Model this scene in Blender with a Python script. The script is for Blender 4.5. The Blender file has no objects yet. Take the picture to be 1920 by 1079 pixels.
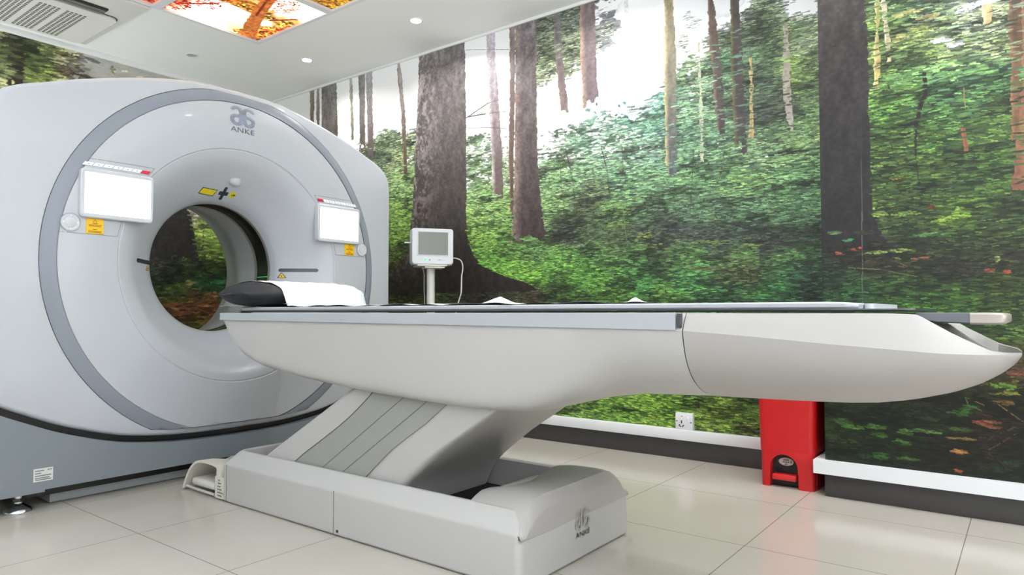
import bpy, bmesh, math
import numpy as np
from mathutils import Vector, Matrix
S = bpy.context.scene
COL = S.collection
PI = math.pi

# ------------------------------------------------------------------ camera
cam_data = bpy.data.cameras.new('camera'); cam = bpy.data.objects.new('camera', cam_data); COL.objects.link(cam)
cam_data.sensor_width = 36.0; cam_data.lens = 36.0 * 1279.0 / 1920.0; cam_data.clip_start = 0.02
yaw = math.atan2(970, 1279); pitch = math.atan(48.5 / 1279)
fw = Vector((math.cos(yaw) * math.cos(pitch), math.sin(yaw) * math.cos(pitch), math.sin(pitch)))
rt = Vector((math.sin(yaw), -math.cos(yaw), 0)); up = rt.cross(fw)
cam.matrix_world = Matrix(((rt.x, up.x, -fw.x, 0), (rt.y, up.y, -fw.y, 0), (rt.z, up.z, -fw.z, 0.8), (0, 0, 0, 1)))
S.camera = cam
# ------------------------------------------------------------------ world, exposure
world = bpy.data.worlds.new('world'); S.world = world; world.use_nodes = True
world.node_tree.nodes['Background'].inputs[0].default_value = (0.9, 0.95, 1, 1)
world.node_tree.nodes['Background'].inputs[1].default_value = 0.3
S.view_settings.view_transform = 'Standard'; S.view_settings.look = 'None'
S.view_settings.gamma = 1; S.view_settings.use_curve_mapping = False
S.view_settings.exposure = -0.42
PANEL_STRENGTH = 1.8       # backlit ceiling picture
DOWNLIGHT_W = 1.5
WALL_ROW_W = 12.0          # each recessed spot
SCREEN_STRENGTH = 2.2
ADDED_UPLIGHT_W = 76           # each added wall uplighter
MURAL_GAIN = 1.0
ADDED_WINDOW_STRENGTH = 0.10       # glow of the unseen windows added behind and left of the viewer

# ------------------------------------------------------------------ helpers
def srgb(r, g, b): return tuple(((c / 255.0 + 0.055) / 1.055) ** 2.4 if c > 10.3 else c / 255.0 / 12.92 for c in (r, g, b))
MATS = {}
def mat(name, rgb, rough=0.5, metal=0.0, noise=0.0, nscale=20.0, emit=0.0, bump=0.0, coat=0.0, spec=0.5):
    if name in MATS: return MATS[name]
    m = bpy.data.materials.new(name); m.use_nodes = True; nt = m.node_tree; b = nt.nodes['Principled BSDF']
    c = srgb(*rgb) + (1,)
    b.inputs['Base Color'].default_value = c; b.inputs['Roughness'].default_value = rough
    b.inputs['Metallic'].default_value = metal; b.inputs['Coat Weight'].default_value = coat
    b.inputs['Specular IOR Level'].default_value = spec
    if emit: b.inputs['Emission Color'].default_value = c; b.inputs['Emission Strength'].default_value = emit
    tc = nt.nodes.new('ShaderNodeTexCoord'); n = nt.nodes.new('ShaderNodeTexNoise')
    n.inputs['Scale'].default_value = nscale; n.inputs['Detail'].default_value = 4
    nt.links.new(tc.outputs['Object'], n.inputs['Vector'])
    mx = nt.nodes.new('ShaderNodeMix'); mx.data_type = 'RGBA'
    k = 1 - (noise if noise else 0.015)
    mx.inputs[6].default_value = c; mx.inputs[7].default_value = (c[0] * k, c[1] * k, c[2] * k, 1)
    nt.links.new(n.outputs['Fac'], mx.inputs[0]); nt.links.new(mx.outputs[2], b.inputs['Base Color'])
    if bump:
        bp = nt.nodes.new('ShaderNodeBump'); bp.inputs['Strength'].default_value = bump; bp.inputs['Distance'].default_value = 0.002
        nt.links.new(n.outputs['Fac'], bp.inputs['Height']); nt.links.new(bp.outputs[0], b.inputs['Normal'])
    MATS[name] = m; return m

def shade(me, ang=35):
    me.polygons.foreach_set('use_smooth', [True] * len(me.polygons))
    me.set_sharp_from_angle(angle=math.radians(ang))
def thing(name, label, cat, loc=(0, 0, 0), group=None):
    o = bpy.data.objects.new(name, None); COL.objects.link(o); o.location = loc; o.empty_display_size = 0.05
    o['label'] = label; o['category'] = cat
    if group: o['group'] = group
    return o
def wloc(o):
    v = Vector((0, 0, 0))
    while o is not None: v = v + o.location; o = o.parent
    return v
def link(name, me, m, parent=None, label=None, smooth=True, ang=35, origin=None):
    """mesh data given in world metres; the object's origin goes to its parent's (or to origin)"""
    if isinstance(me, bmesh.types.BMesh):
        bm = me; me = bpy.data.meshes.new(name); bmesh.ops.recalc_face_normals(bm, faces=bm.faces); bm.to_mesh(me); bm.free()
    if m is not None:
        for x in (m if isinstance(m, (list, tuple)) else [m]): me.materials.append(x)
    o = bpy.data.objects.new(name, me); COL.objects.link(o)
    if parent is not None: me.transform(Matrix.Translation(-wloc(parent))); o.parent = parent
    elif origin is not None: me.transform(Matrix.Translation(-Vector(origin))); o.location = origin
    if smooth: shade(me, ang)
    if label: o['label'] = label
    return o
def struct(name, me, m, **k):
    o = link(name, me, m, **k); o['kind'] = 'structure'; return o
def tag(o, label, cat, group=None):
    o['label'] = label; o['category'] = cat
    if group: o['group'] = group
    return o
def NB(): return bmesh.new()
def box(bm, x0, x1, y0, y1, z0, z1, bev=0.0, seg=2):
    r = bmesh.ops.create_cube(bm, size=1.0)
    vs = r['verts']
    for v in vs:
        v.co = Vector(((x0 + x1) / 2 + v.co.x * (x1 - x0), (y0 + y1) / 2 + v.co.y * (y1 - y0), (z0 + z1) / 2 + v.co.z * (z1 - z0)))
    if bev:
        es = set(e for v in vs for e in v.link_edges)
        bmesh.ops.bevel(bm, geom=list(es), offset=bev, segments=seg, affect='EDGES', profile=0.5)
    return bm
def cyl(bm, c, r1, r2, h, axis='Z', n=32, bev=0):
    r = bmesh.ops.create_cone(bm, cap_ends=True, segments=n, radius1=r1, radius2=r2, depth=h)
    M = Matrix.Translation(Vector(c)) @ {'Z': Matrix.Identity(4), 'X': Matrix.Rotation(PI / 2, 4, 'Y'), 'Y': Matrix.Rotation(PI / 2, 4, 'X')}[axis]
    bmesh.ops.transform(bm, matrix=M, verts=r['verts']); return bm
def loft(bm, rings, closed=True, cap=True):
    R = [[bm.verts.new(p) for p in ring] for ring in rings]; n = len(R[0])
    for a, b in zip(R[:-1], R[1:]):
        for i in range(n if closed else n - 1):
            j = (i + 1) % n
            try: bm.faces.new((a[i], a[j], b[j], b[i]))
            except ValueError: pass
    if cap:
        for r in (R[0], R[-1]):
            try: bm.faces.new(r)
            except ValueError: pass
    return bm
def tube(bm, pts, r, n=10):
    pts = [Vector(p) for p in pts]; rings = []
    for i, p in enumerate(pts):
        d = (pts[min(i + 1, len(pts) - 1)] - pts[max(i - 1, 0)]).normalized()
        a = d.cross(Vector((0.13, 0.21, 0.97)))
        if a.length < 0.1: a = d.cross(Vector((1, 0, 0)))
        a.normalize(); b = d.cross(a); rr = r[i] if isinstance(r, (list, tuple)) else r
        rings.append([p + (a * math.cos(2 * PI * k / n) + b * math.sin(2 * PI * k / n)) * rr for k in range(n)])
    return loft(bm, rings)
def prism(bm, poly, f0, f1):
    """poly: list of 2d points, f0/f1 map a 2d point to the two end positions"""
    return loft(bm, [[f0(p) for p in poly], [f1(p) for p in poly]])
def smooth_curve(pts, n=8):
    P = [Vector(p) for p in pts]; out = []
    for i in range(len(P) - 1):
        p0 = P[max(i - 1, 0)]; p1 = P[i]; p2 = P[i + 1]; p3 = P[min(i + 2, len(P) - 1)]
        for k in range(n):
            t = k / n
            out.append(0.5 * ((2 * p1) + (p2 - p0) * t + (2 * p0 - 5 * p1 + 4 * p2 - p3) * t * t + (3 * p1 - p0 - 3 * p2 + p3) * t ** 3))
    out.append(P[-1]); return out
def rrect(x0, x1, z0, z1, r, n=5):
    o = []
    for cx, cz, a in ((x1 - r, z1 - r, 0), (x0 + r, z1 - r, PI / 2), (x0 + r, z0 + r, PI), (x1 - r, z0 + r, 1.5 * PI)):
        for k in range(n + 1):
            t = a + PI / 2 * k / n; o.append((cx + r * math.cos(t), cz + r * math.sin(t)))
    return o
def text_mesh(txt, size, extrude=0.0004):
    cu = bpy.data.curves.new('txt', 'FONT'); cu.body = txt; cu.size = size; cu.extrude = extrude; cu.align_x = 'CENTER'
    ob = bpy.data.objects.new('txt', cu); COL.objects.link(ob); bpy.context.view_layer.update()
    me = bpy.data.meshes.new_from_object(ob.evaluated_get(bpy.context.evaluated_depsgraph_get()))
    bpy.data.objects.remove(ob); bpy.data.curves.remove(cu); return me

SAT = .75; PRINT_GAMMA = 1.2
# ------------------------------------------------------------------ printed pictures (murals and the backlit ceiling)
CTRL_WALL=[(4.793,2.568,190,185,180),(4.511,2.605,215,218,200),(4.372,2.314,240,240,215),(3.993,2.631,222,222,224),(4.021,2.34,235,238,240),(3.872,2.522,240,240,245),(3.899,2.319,245,245,245),(3.958,2.14,110,135,100),(3.837,2.018,130,155,110),(4.048,2.006,90,110,85),(3.087,2.593,240,240,245),(3.061,2.36,252,252,255),(2.779,2.559,248,248,252),(2.778,2.194,250,250,252),(3.085,2.119,210,225,210),(3.06,2.002,140,170,135),(2.778,1.941,170,195,165),(2.801,1.763,140,170,125),(2.472,2.628,95,105,92),(2.473,2.453,105,120,95),(2.473,2.313,150,165,130),(2.465,2.206,205,215,200),(2.474,2.086,225,230,230),(2.453,1.995,170,195,170),(2.268,2.645,95,105,92),(2.237,2.467,125,140,110),(2.25,2.334,150,165,130),(2.25,2.215,200,205,200),(2.247,2.096,238,240,245),(2.038,2.518,105,110,112),(2.03,2.649,150,150,160),(1.966,2.386,170,175,175),(2.003,2.28,225,230,230),(1.985,2.162,238,240,245),(1.967,2.207,200,205,200),(2.033,2.089,200,215,205),(1.787,2.582,238,240,248),(1.789,2.328,254,254,255),(1.791,2.138,240,242,248),(1.74,2.096,225,230,235),(1.68,2.459,228,230,238),(1.668,2.269,225,230,235),(1.683,2.147,170,190,170),(1.492,2.502,205,206,215),(1.461,2.403,205,208,212),(1.478,2.286,170,185,150),(1.495,2.168,145,172,130),(1.465,2.041,125,155,120),(1.466,1.922,105,140,110),(1.528,2.024,110,150,120),(1.309,2.393,180,180,190),(1.279,2.444,200,200,210),(1.281,2.312,75,95,75),(1.277,2.15,70,105,80),(1.109,2.34,58,75,52),(1.03,2.179,55,75,52),(1.059,2.017,52,70,58),(1.061,1.848,48,58,52),(0.895,2.339,185,190,195),(0.948,2.27,75,100,60),(0.897,2.23,75,100,65),(0.844,2.325,170,180,165),(0.846,2.244,100,130,75),(0.81,2.099,75,100,60),(0.86,2.165,150,160,150),(0.899,2.093,110,145,70),(0.825,1.941,62,80,55),(0.98,1.889,55,62,55),(0.902,1.874,60,70,55),(0.814,1.898,95,130,75),(0.828,1.779,105,145,90),(0.901,1.983,100,130,60),(2.116,2.072,150,185,165),(2.31,2.057,180,200,180),(2.193,2.002,140,180,155),(1.932,2.038,145,185,165),(1.792,2.043,150,190,175),(1.69,2.024,95,160,145),(1.624,2.042,100,160,150),(2.042,1.96,115,165,145),(1.862,1.897,105,160,140),(1.692,1.869,95,145,125),(1.53,1.812,90,130,105),(1.376,1.787,85,120,95),(1.377,1.669,100,140,105),(1.09,1.741,75,100,75),(1.091,1.643,110,145,105),(0.906,1.67,115,155,95),(1.009,1.756,90,120,80),(1.794,1.776,110,140,125),(1.969,1.802,120,160,135),(3.012,1.901,145,180,140),(3.06,1.758,135,170,125),(2.987,1.601,120,165,95),(3.011,1.455,115,160,80),(2.801,1.474,110,150,80),(2.778,1.328,95,135,65),(2.391,1.916,145,185,150),(2.232,1.925,130,175,145),(2.352,1.671,120,165,110),(2.156,1.647,95,130,100),(1.935,1.588,100,145,110),(1.728,1.564,95,135,100),(1.47,1.533,88,128,85),(1.176,1.499,95,135,80),(0.909,1.467,88,130,85),(0.808,1.482,75,120,75),(4.046,1.795,105,135,85),(3.835,1.771,120,160,95),(3.833,1.566,115,160,75),(3.832,1.402,100,140,60),(3.86,1.261,75,95,45),(3.01,1.307,105,150,65),(2.393,1.471,100,135,85),(2.157,1.466,70,85,62),(2.118,1.544,80,95,70),(1.972,1.4,95,135,75),(1.797,1.353,75,105,75),(1.472,1.385,75,105,80),(1.178,1.343,72,105,75),(0.911,1.305,72,110,75),(2.313,1.295,58,66,58),(2.158,1.285,60,75,58),(1.973,1.272,65,80,55),(1.798,1.275,50,56,55),(1.632,1.248,50,55,56),(1.474,1.222,52,58,58),(1.18,1.216,52,66,58),(0.913,1.197,55,75,58),(1.098,1.169,45,48,48),(1.324,1.197,50,55,52),(2.916,1.192,85,135,55),(2.559,1.208,80,115,65),(2.353,1.163,85,130,58),(2.158,1.17,75,115,60),(1.799,1.15,75,112,58),(1.633,1.126,60,80,48),(1.475,1.133,75,115,60),(1.181,1.103,75,112,58),(0.914,1.09,72,110,58),(2.778,1.096,95,150,58),(2.56,1.035,105,165,58),(2.314,1.077,80,130,55),(2.159,1.022,80,135,55),(1.799,1.042,68,115,58),(1.8,0.964,60,115,62),(1.476,1.015,58,110,62),(1.182,1.027,66,70,45),(1.296,1.023,62,85,48),(0.916,0.996,48,90,58),(2.354,0.928,60,85,42),(2.823,0.918,50,46,40),(3.009,0.903,46,42,38),(2.56,0.897,62,52,43),(2.159,0.891,60,90,42),(2.314,0.867,45,55,38),(1.975,0.905,78,118,48),(1.635,0.9,75,115,48),(1.327,0.895,56,108,58),(1.048,0.904,50,100,55),(0.817,0.9,42,75,48),(0.813,1.164,40,60,42),(0.815,1.032,40,65,45),(3.857,0.995,45,50,33),(3.798,0.873,68,80,38),(3.888,1.119,60,65,38),(3.741,0.993,40,38,30),(2.239,0.219,95,128,62),(1.98,0.194,95,135,55),(1.641,0.239,98,138,50),(1.641,0.165,105,140,55),(1.335,0.223,105,135,55),(1.192,0.265,80,110,45),(1.166,0.184,85,100,50),(2.356,0.176,95,130,60),(1.803,0.609,70,105,45),(1.188,0.627,60,95,45),(2.355,0.592,60,70,42),(0.921,0.634,55,85,45)]
CTRL_PILLAR=[(0.462,2.021,105,135,72),(0.504,1.916,120,145,80),(0.382,2.046,90,120,90),(0.287,2.02,85,110,90),(0.177,2.045,150,160,150),(0.142,2.014,190,195,190),(0.196,1.974,150,165,150),(0.074,1.963,130,140,120),(0.384,1.933,120,140,75),(0.307,1.959,130,150,100),(0.325,1.997,160,170,150),(0.198,1.899,110,130,110),(0.385,1.888,95,125,80),(0.181,1.862,140,150,125),(0.235,1.875,130,150,90),(0.077,1.858,110,120,85),(0.041,1.934,100,110,95),(0.387,1.775,85,128,80),(0.507,1.777,95,130,75),(0.2,1.78,90,130,80),(0.238,1.722,85,130,95),(0.079,1.732,72,112,75),(0.469,1.632,80,120,55),(0.389,1.708,112,148,68),(0.313,1.649,75,115,65),(0.204,1.629,70,105,62),(0.065,1.603,66,90,45),(0.431,1.535,72,98,48),(0.297,1.514,72,105,48),(0.119,1.486,72,98,45),(0.394,1.439,80,105,48),(0.434,1.355,62,85,40),(0.282,1.359,62,85,40),(0.122,1.36,72,105,42),(0.038,1.349,62,90,42),(0.476,1.246,90,118,52),(0.359,1.235,52,65,34),(0.285,1.217,80,110,40),(0.213,1.2,88,122,40),(0.058,1.186,62,82,38),(0.399,1.15,45,62,38),(0.214,1.125,42,58,34),(0.06,1.104,62,82,34),(0.688,1.077,42,36,34),(0.52,1.068,50,42,36),(0.401,1.061,75,95,38),(0.48,1.02,52,34,30),(0.364,1.015,35,32,24),(0.289,1.011,35,30,26),(0.217,0.997,36,26,24),(0.128,1.046,48,58,28),(0.062,1.001,48,42,26),(0.603,1.003,42,38,34),(0.69,0.96,36,62,40),(0.604,0.945,42,82,45),(0.404,0.928,62,105,38),(0.443,0.885,50,80,36),(0.218,0.934,62,100,35),(0.22,0.859,55,92,34),(0.064,0.919,50,62,24),(0.065,0.857,52,72,24),(0.606,0.853,50,90,52),(0.406,0.818,60,100,38),(0.168,0.817,60,95,35),(0.068,0.735,62,90,45),(0.135,0.744,62,90,38),(0.052,0.694,62,82,40),(0.055,0.592,75,52,40),(0.037,0.654,70,60,40),(0.073,0.5,62,72,28),(0.041,0.472,48,42,24),(0.124,0.445,34,34,24),(0.615,0.314,32,48,24),(0.678,0.331,45,65,28),(0.532,0.367,30,40,24),(0.455,0.264,30,42,20),(0.376,0.381,34,42,24),(0.339,0.342,36,48,24),(0.229,0.395,26,28,20),(0.143,0.382,52,36,26),(0.145,0.299,42,32,24),(0.06,0.329,34,28,20),(0.68,0.216,36,48,24),(0.515,0.213,22,28,18),(0.323,0.215,22,22,18),(0.233,0.227,26,22,18),(0.096,0.224,28,30,20),(0.064,0.168,26,26,20),(0.063,0.208,32,36,20)]
CTRL_BACK=[(1.545,2.597,90,105,60),(1.549,2.416,130,140,90),(1.55,2.361,200,205,160),(1.699,2.608,70,85,45),(1.748,2.548,80,100,50),(1.811,2.643,95,115,55),(1.848,2.5,110,125,60),(1.719,2.426,120,135,75),(1.762,2.666,110,110,80),(1.879,2.625,165,160,130),(1.899,2.476,185,180,150),(1.948,2.567,190,185,170),(2.051,2.677,200,198,190),(2.198,2.599,205,203,196),(2.592,2.689,200,198,190),(2.019,2.509,205,200,190),(1.527,2.683,160,165,130),(1.619,2.658,55,55,40),(3.285,2.811,200,198,190),(3.549,2.783,200,198,190),(2.965,1.639,150,170,85),(3.013,1.509,145,175,85),(3.064,1.333,120,150,65),(2.971,1.281,80,100,55),(3.157,1.478,130,165,70),(3.203,1.667,135,160,80),(2.873,1.628,150,150,130),(3.16,1.294,95,125,55),(2.613,1.598,60,60,58),(2.576,1.382,62,62,62),(2.621,1.215,52,54,50),(2.749,1.158,42,48,40),(2.972,1.192,45,55,38),(3.162,1.202,50,62,36),(2.838,1.097,40,52,36),(2.975,1.036,40,90,55),(3.165,1.042,40,95,55),(2.666,1.026,36,55,40),(2.753,0.964,60,90,35),(3.07,0.971,40,52,30),(2.931,0.924,80,55,40),(2.755,0.878,110,68,45),(2.978,0.858,115,70,48),(2.844,0.791,112,66,45),(3.073,0.791,108,64,44),(2.89,0.725,70,80,35),(2.981,0.702,90,75,40),(3.171,0.7,80,70,40),(4.149,1.779,60,90,50),(3.839,2.248,130,150,110),(4.162,0.738,90,60,45),(2.228,1.151,60,80,50),(2.237,0.752,90,60,40),(1.87,1.51,90,120,70)]
TRUNK_WALL=[([(2.758,4.937,2.746,4.877),(2.453,4.931,2.443,4.872)],(120,105,95),(100,85,75),None),([(2.762,4.84,2.754,4.804),(2.391,4.841,2.384,4.797)],(120,110,105),(100,85,75),None),([(2.795,4.775,2.753,4.576),(2.517,4.77,2.48,4.564),(2.24,4.759,2.208,4.547)],(105,100,98),(85,75,70),(120,110,105)),([(2.73,4.298,2.713,4.22),(2.473,4.282,2.461,4.217),(2.101,4.271,2.092,4.206)],(120,115,115),(85,72,65),None),([(2.763,4.412,2.756,4.378),(2.494,4.395,2.488,4.361),(2.182,4.37,2.178,4.344)],(150,150,135),(110,100,80),None),([(2.741,4.208,2.724,4.131),(2.456,4.191,2.443,4.122),(2.023,4.174,2.015,4.11)],(140,135,140),(95,80,75),None),([(2.747,3.85,2.739,3.814),(2.512,3.824,2.503,3.777),(2.3,3.793,2.293,3.752),(1.845,3.766,1.84,3.725)],(150,140,145),(80,62,42),(150,110,80)),([(2.751,2.956,2.733,2.885),(2.524,2.946,2.508,2.875),(2.298,2.936,2.281,2.847),(1.924,2.912,1.91,2.819),(1.574,2.898,1.564,2.805)],(160,150,165),(100,80,75),(205,190,185)),([(2.692,1.892,2.684,1.863),(2.384,1.89,2.377,1.862),(2.12,1.889,2.115,1.864)],(190,185,195),(190,185,185),None),([(2.745,2.41,2.728,2.348),(2.467,2.386,2.453,2.325),(2.22,2.358,2.208,2.302),(2.051,2.338,2.042,2.282)],(88,85,85),(125,100,100),(150,125,110)),([(2.752,2.197,2.722,2.09),(2.424,2.198,2.396,2.08),(2.091,2.184,2.071,2.074)],(100,88,85),(110,92,100),(190,150,125)),([(2.306,1.437,2.303,1.425),(1.945,1.432,1.942,1.414),(1.617,1.43,1.615,1.408)],(160,160,130),(180,180,150),None),([(2.618,1.632,2.603,1.58),(2.292,1.635,2.276,1.567),(2.014,1.638,2.0,1.563),(1.583,1.635,1.575,1.564)],(140,125,90),(85,90,95),(215,195,130)),([(2.546,1.38,2.536,1.344),(2.349,1.37,2.337,1.322),(2.079,1.355,2.067,1.299),(1.839,1.337,1.831,1.287),(1.743,1.317,1.74,1.299)],(90,75,60),(70,58,62),(150,110,90)),([(2.509,1.249,2.496,1.203),(2.261,1.252,2.247,1.195),(1.969,1.247,1.956,1.182),(1.649,1.237,1.641,1.174)],(62,54,48),(66,56,58),(120,110,60)),([(2.157,1.154,2.153,1.137),(1.951,1.154,1.947,1.137),(1.661,1.16,1.658,1.138)],(150,130,75),(180,150,90),(215,190,120)),([(2.292,0.98,2.286,0.953),(2.001,0.984,1.994,0.952),(1.735,0.967,1.73,0.936)],(140,125,110),(175,165,155),None),([(2.744,2.756,2.731,2.706),(2.371,2.751,2.361,2.706),(1.83,2.76,1.824,2.72),(1.426,2.747,1.424,2.72)],(110,98,100),(95,70,55),(160,110,90)),([(2.753,2.706,2.707,2.532),(2.253,2.706,2.219,2.532),(1.823,2.711,1.797,2.525),(1.538,2.72,1.516,2.5),(1.361,2.733,1.341,2.475),(1.315,2.738,1.293,2.426),(1.29,2.747,1.266,2.373)],(105,95,98),(66,52,50),(150,125,115)),([(2.826,3.608,2.717,3.157),(2.432,3.622,2.339,3.145),(1.951,3.647,1.881,3.134),(1.551,3.672,1.504,3.138),(1.392,3.693,1.353,3.127),(1.254,3.726,1.219,3.083),(1.157,3.829,1.122,2.986),(1.088,3.947,1.05,2.801),(1.043,4.099,1.002,2.624),(1.015,4.161,0.976,2.56),(0.981,4.161,0.948,2.534)],(98,90,92),(44,37,33),(175,160,155))]
TRUNK_PILLAR=[([(2.159,0.5,2.153,0.48),(1.916,0.504,1.912,0.488),(1.72,0.51,1.717,0.496)],(165,160,95),(190,160,100),(225,210,140)),([(2.153,0.478,2.147,0.46),(1.999,0.466,1.995,0.448),(1.87,0.457,1.866,0.439)],(190,175,150),(180,165,120),(220,205,180)),([(2.051,0.122,2.043,0.093),(1.975,0.119,1.969,0.096),(1.897,0.115,1.893,0.098)],(205,175,130),(190,160,110),(225,200,150)),([(2.029,0.042,2.015,-0.004),(1.891,0.039,1.879,-0.007),(1.827,0.035,1.815,-0.014),(1.723,0.036,1.716,0.006),(1.412,0.041,1.408,0.013)],(92,70,52),(125,86,54),(150,105,68)),([(2.015,-0.005,1.995,-0.074),(1.695,0.002,1.68,-0.067),(1.513,0.024,1.498,-0.063),(1.349,0.036,1.337,-0.059),(1.284,0.044,1.278,-0.01),(1.265,0.041,1.263,0.023)],(140,100,76),(135,84,58),None),([(2.246,0.804,2.169,0.535),(1.938,0.809,1.875,0.528),(1.583,0.814,1.538,0.528),(1.351,0.818,1.32,0.525),(1.223,0.82,1.197,0.515),(1.157,0.821,1.134,0.494),(1.128,0.821,1.105,0.463),(1.104,0.821,1.079,0.401)],(72,64,63),(40,35,35),None)]
TRUNK_BACK=[([(2.699,1.575,2.725,1.655),(2.534,1.576,2.561,1.668),(2.33,1.572,2.357,1.673)],(62,55,45),(62,52,42),(85,78,62)),([(1.646,2.489,1.686,2.805),(1.582,2.482,1.627,2.86),(1.414,2.474,1.454,2.899),(1.289,2.464,1.323,2.929),(1.197,2.466,1.226,2.944)],(62,56,58),(50,47,48),None)]
STEM_WALL=[([(2.311,1.836),(2.264,1.661),(2.245,1.524),(2.25,1.374)],0.01,(60,55,40)),([(2.054,1.814),(2.014,1.662),(1.997,1.499)],0.01,(60,55,45)),([(1.912,1.793),(1.906,1.649),(1.942,1.557)],0.009,(50,50,42)),([(1.908,1.426),(1.894,1.298),(1.881,1.202)],0.008,(130,130,85)),([(1.469,1.712),(1.48,1.535),(1.494,1.357)],0.009,(60,65,50)),([(1.294,1.687),(1.313,1.573),(1.335,1.503)],0.009,(55,60,42)),([(3.15,2.179),(2.941,2.251),(2.824,2.258)],0.01,(95,85,85)),([(3.13,2.187),(2.964,2.181),(2.778,2.165)],0.01,(75,70,65)),([(3.13,2.107),(2.964,2.084),(2.792,2.051)],0.009,(80,75,70)),([(3.142,2.671),(2.733,2.578)],0.006,(130,130,130)),([(4.112,2.177),(3.928,2.173),(3.637,2.159)],0.006,(90,90,80)),([(1.558,2.213),(1.342,2.188)],0.005,(60,80,60)),([(1.566,2.068),(1.343,2.029)],0.005,(50,80,60)),([(1.488,1.045),(1.34,1.045),(1.253,1.036)],0.01,(120,85,50)),([(2.351,1.773),(2.344,1.602),(2.312,1.43)],0.008,(80,80,45))]
STEM_PILLAR=[([(0.56,2.176),(0.564,1.463),(0.567,1.185)],0.002,(74,72,74)),([(0.565,1.393),(0.566,1.232),(0.571,0.818)],0.002,(110,110,112)),([(0.324,1.789),(0.32,1.706),(0.338,1.665),(0.352,1.601),(0.358,1.579),(0.361,1.457),(0.353,1.345),(0.358,1.297)],0.014,(48,34,30)),([(0.316,1.716),(0.265,1.761)],0.005,(40,50,35)),([(0.319,1.717),(0.21,1.738)],0.005,(40,50,35)),([(0.327,1.709),(0.408,1.739),(0.477,1.757)],0.006,(45,60,35)),([(0.358,1.595),(0.41,1.626),(0.453,1.641)],0.007,(45,50,38)),([(0.529,1.453),(0.473,1.427),(0.414,1.402)],0.006,(45,40,32)),([(0.451,1.52),(0.437,1.445),(0.417,1.42)],0.007,(42,38,30)),([(0.534,2.016),(0.382,2.046),(0.268,2.06)],0.005,(60,80,60)),([(0.309,1.848),(0.145,1.864),(0.025,1.888)],0.005,(50,80,55)),([(0.538,1.737),(0.351,1.656)],0.004,(60,90,50)),([(0.198,1.888),(0.093,1.888),(0.025,1.888)],0.004,(60,80,50)),([(0.197,1.541),(0.186,1.454)],0.012,(150,90,60)),([(0.19,1.702),(0.187,1.593)],0.008,(140,120,70)),([(0.625,0.999),(0.501,0.987),(0.403,0.961),(0.365,0.953)],0.006,(120,130,60)),([(0.636,0.958),(0.583,1.002),(0.48,1.02)],0.005,(90,60,45)),([(0.441,1.019),(0.402,0.995)],0.005,(150,90,60)),([(0.21,0.47),(0.202,0.439),(0.159,0.422)],0.004,(95,120,55)),([(0.205,0.468),(0.15,0.443)],0.004,(120,120,70)),([(0.106,0.451),(0.067,0.419),(0.03,0.392)],0.006,(140,110,55)),([(0.051,0.37),(0.127,0.322),(0.153,0.298)],0.006,(110,80,50)),([(0.145,0.262),(0.104,0.233),(0.083,0.205)],0.008,(105,60,42)),([(0.044,0.351),(0.111,0.293),(0.145,0.268)],0.005,(110,80,45))]
STEM_BACK=[([(2.986,1.709),(2.981,1.506),(2.975,1.326)],0.012,(50,60,35)),([(2.981,1.506),(3.059,1.605),(3.129,1.682)],0.007,(50,60,35)),([(2.896,1.631),(2.98,1.529)],0.007,(50,60,35)),([(2.982,1.439),(3.109,1.473)],0.006,(60,75,35))]
SPRAY_WALL=[(1.865,1.564,0.12,0.019,135,175,95),(1.918,1.411,0.087,0.032,150,180,80),(1.955,1.334,0.078,0.025,150,180,75),(1.934,1.684,0.105,0.019,130,170,110),(1.764,1.257,0.1,0.019,140,170,70),(1.731,1.193,0.099,0.012,150,175,85),(1.798,1.238,0.051,0.016,150,175,80),(1.383,1.195,0.118,0.009,140,170,75),(1.324,1.183,0.115,0.012,120,160,70),(1.153,1.158,0.055,0.011,150,175,75),(2.156,1.598,0.03,0.099,75,60,60),(1.319,1.545,0.017,0.145,120,160,90),(1.028,2.263,0.079,0.084,60,85,45),(0.896,2.298,0.063,0.041,85,115,60),(0.898,2.147,0.063,0.032,120,150,65),(0.938,2.102,0.039,0.022,150,175,75),(1.299,2.008,0.023,0.087,60,110,80),(1.525,2.327,0.032,0.045,140,150,120),(1.461,2.418,0.046,0.024,200,205,205),(1.492,2.471,0.031,0.03,210,210,215),(0.866,1.773,0.063,0.054,110,155,90),(0.918,1.713,0.076,0.038,125,165,100),(2.081,1.589,0.11,0.026,90,120,85),(2.215,1.222,0.076,0.013,150,170,120),(2.941,2.448,0.014,0.223,235,235,240),(1.026,2.403,0.105,0.039,55,75,45)]
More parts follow.
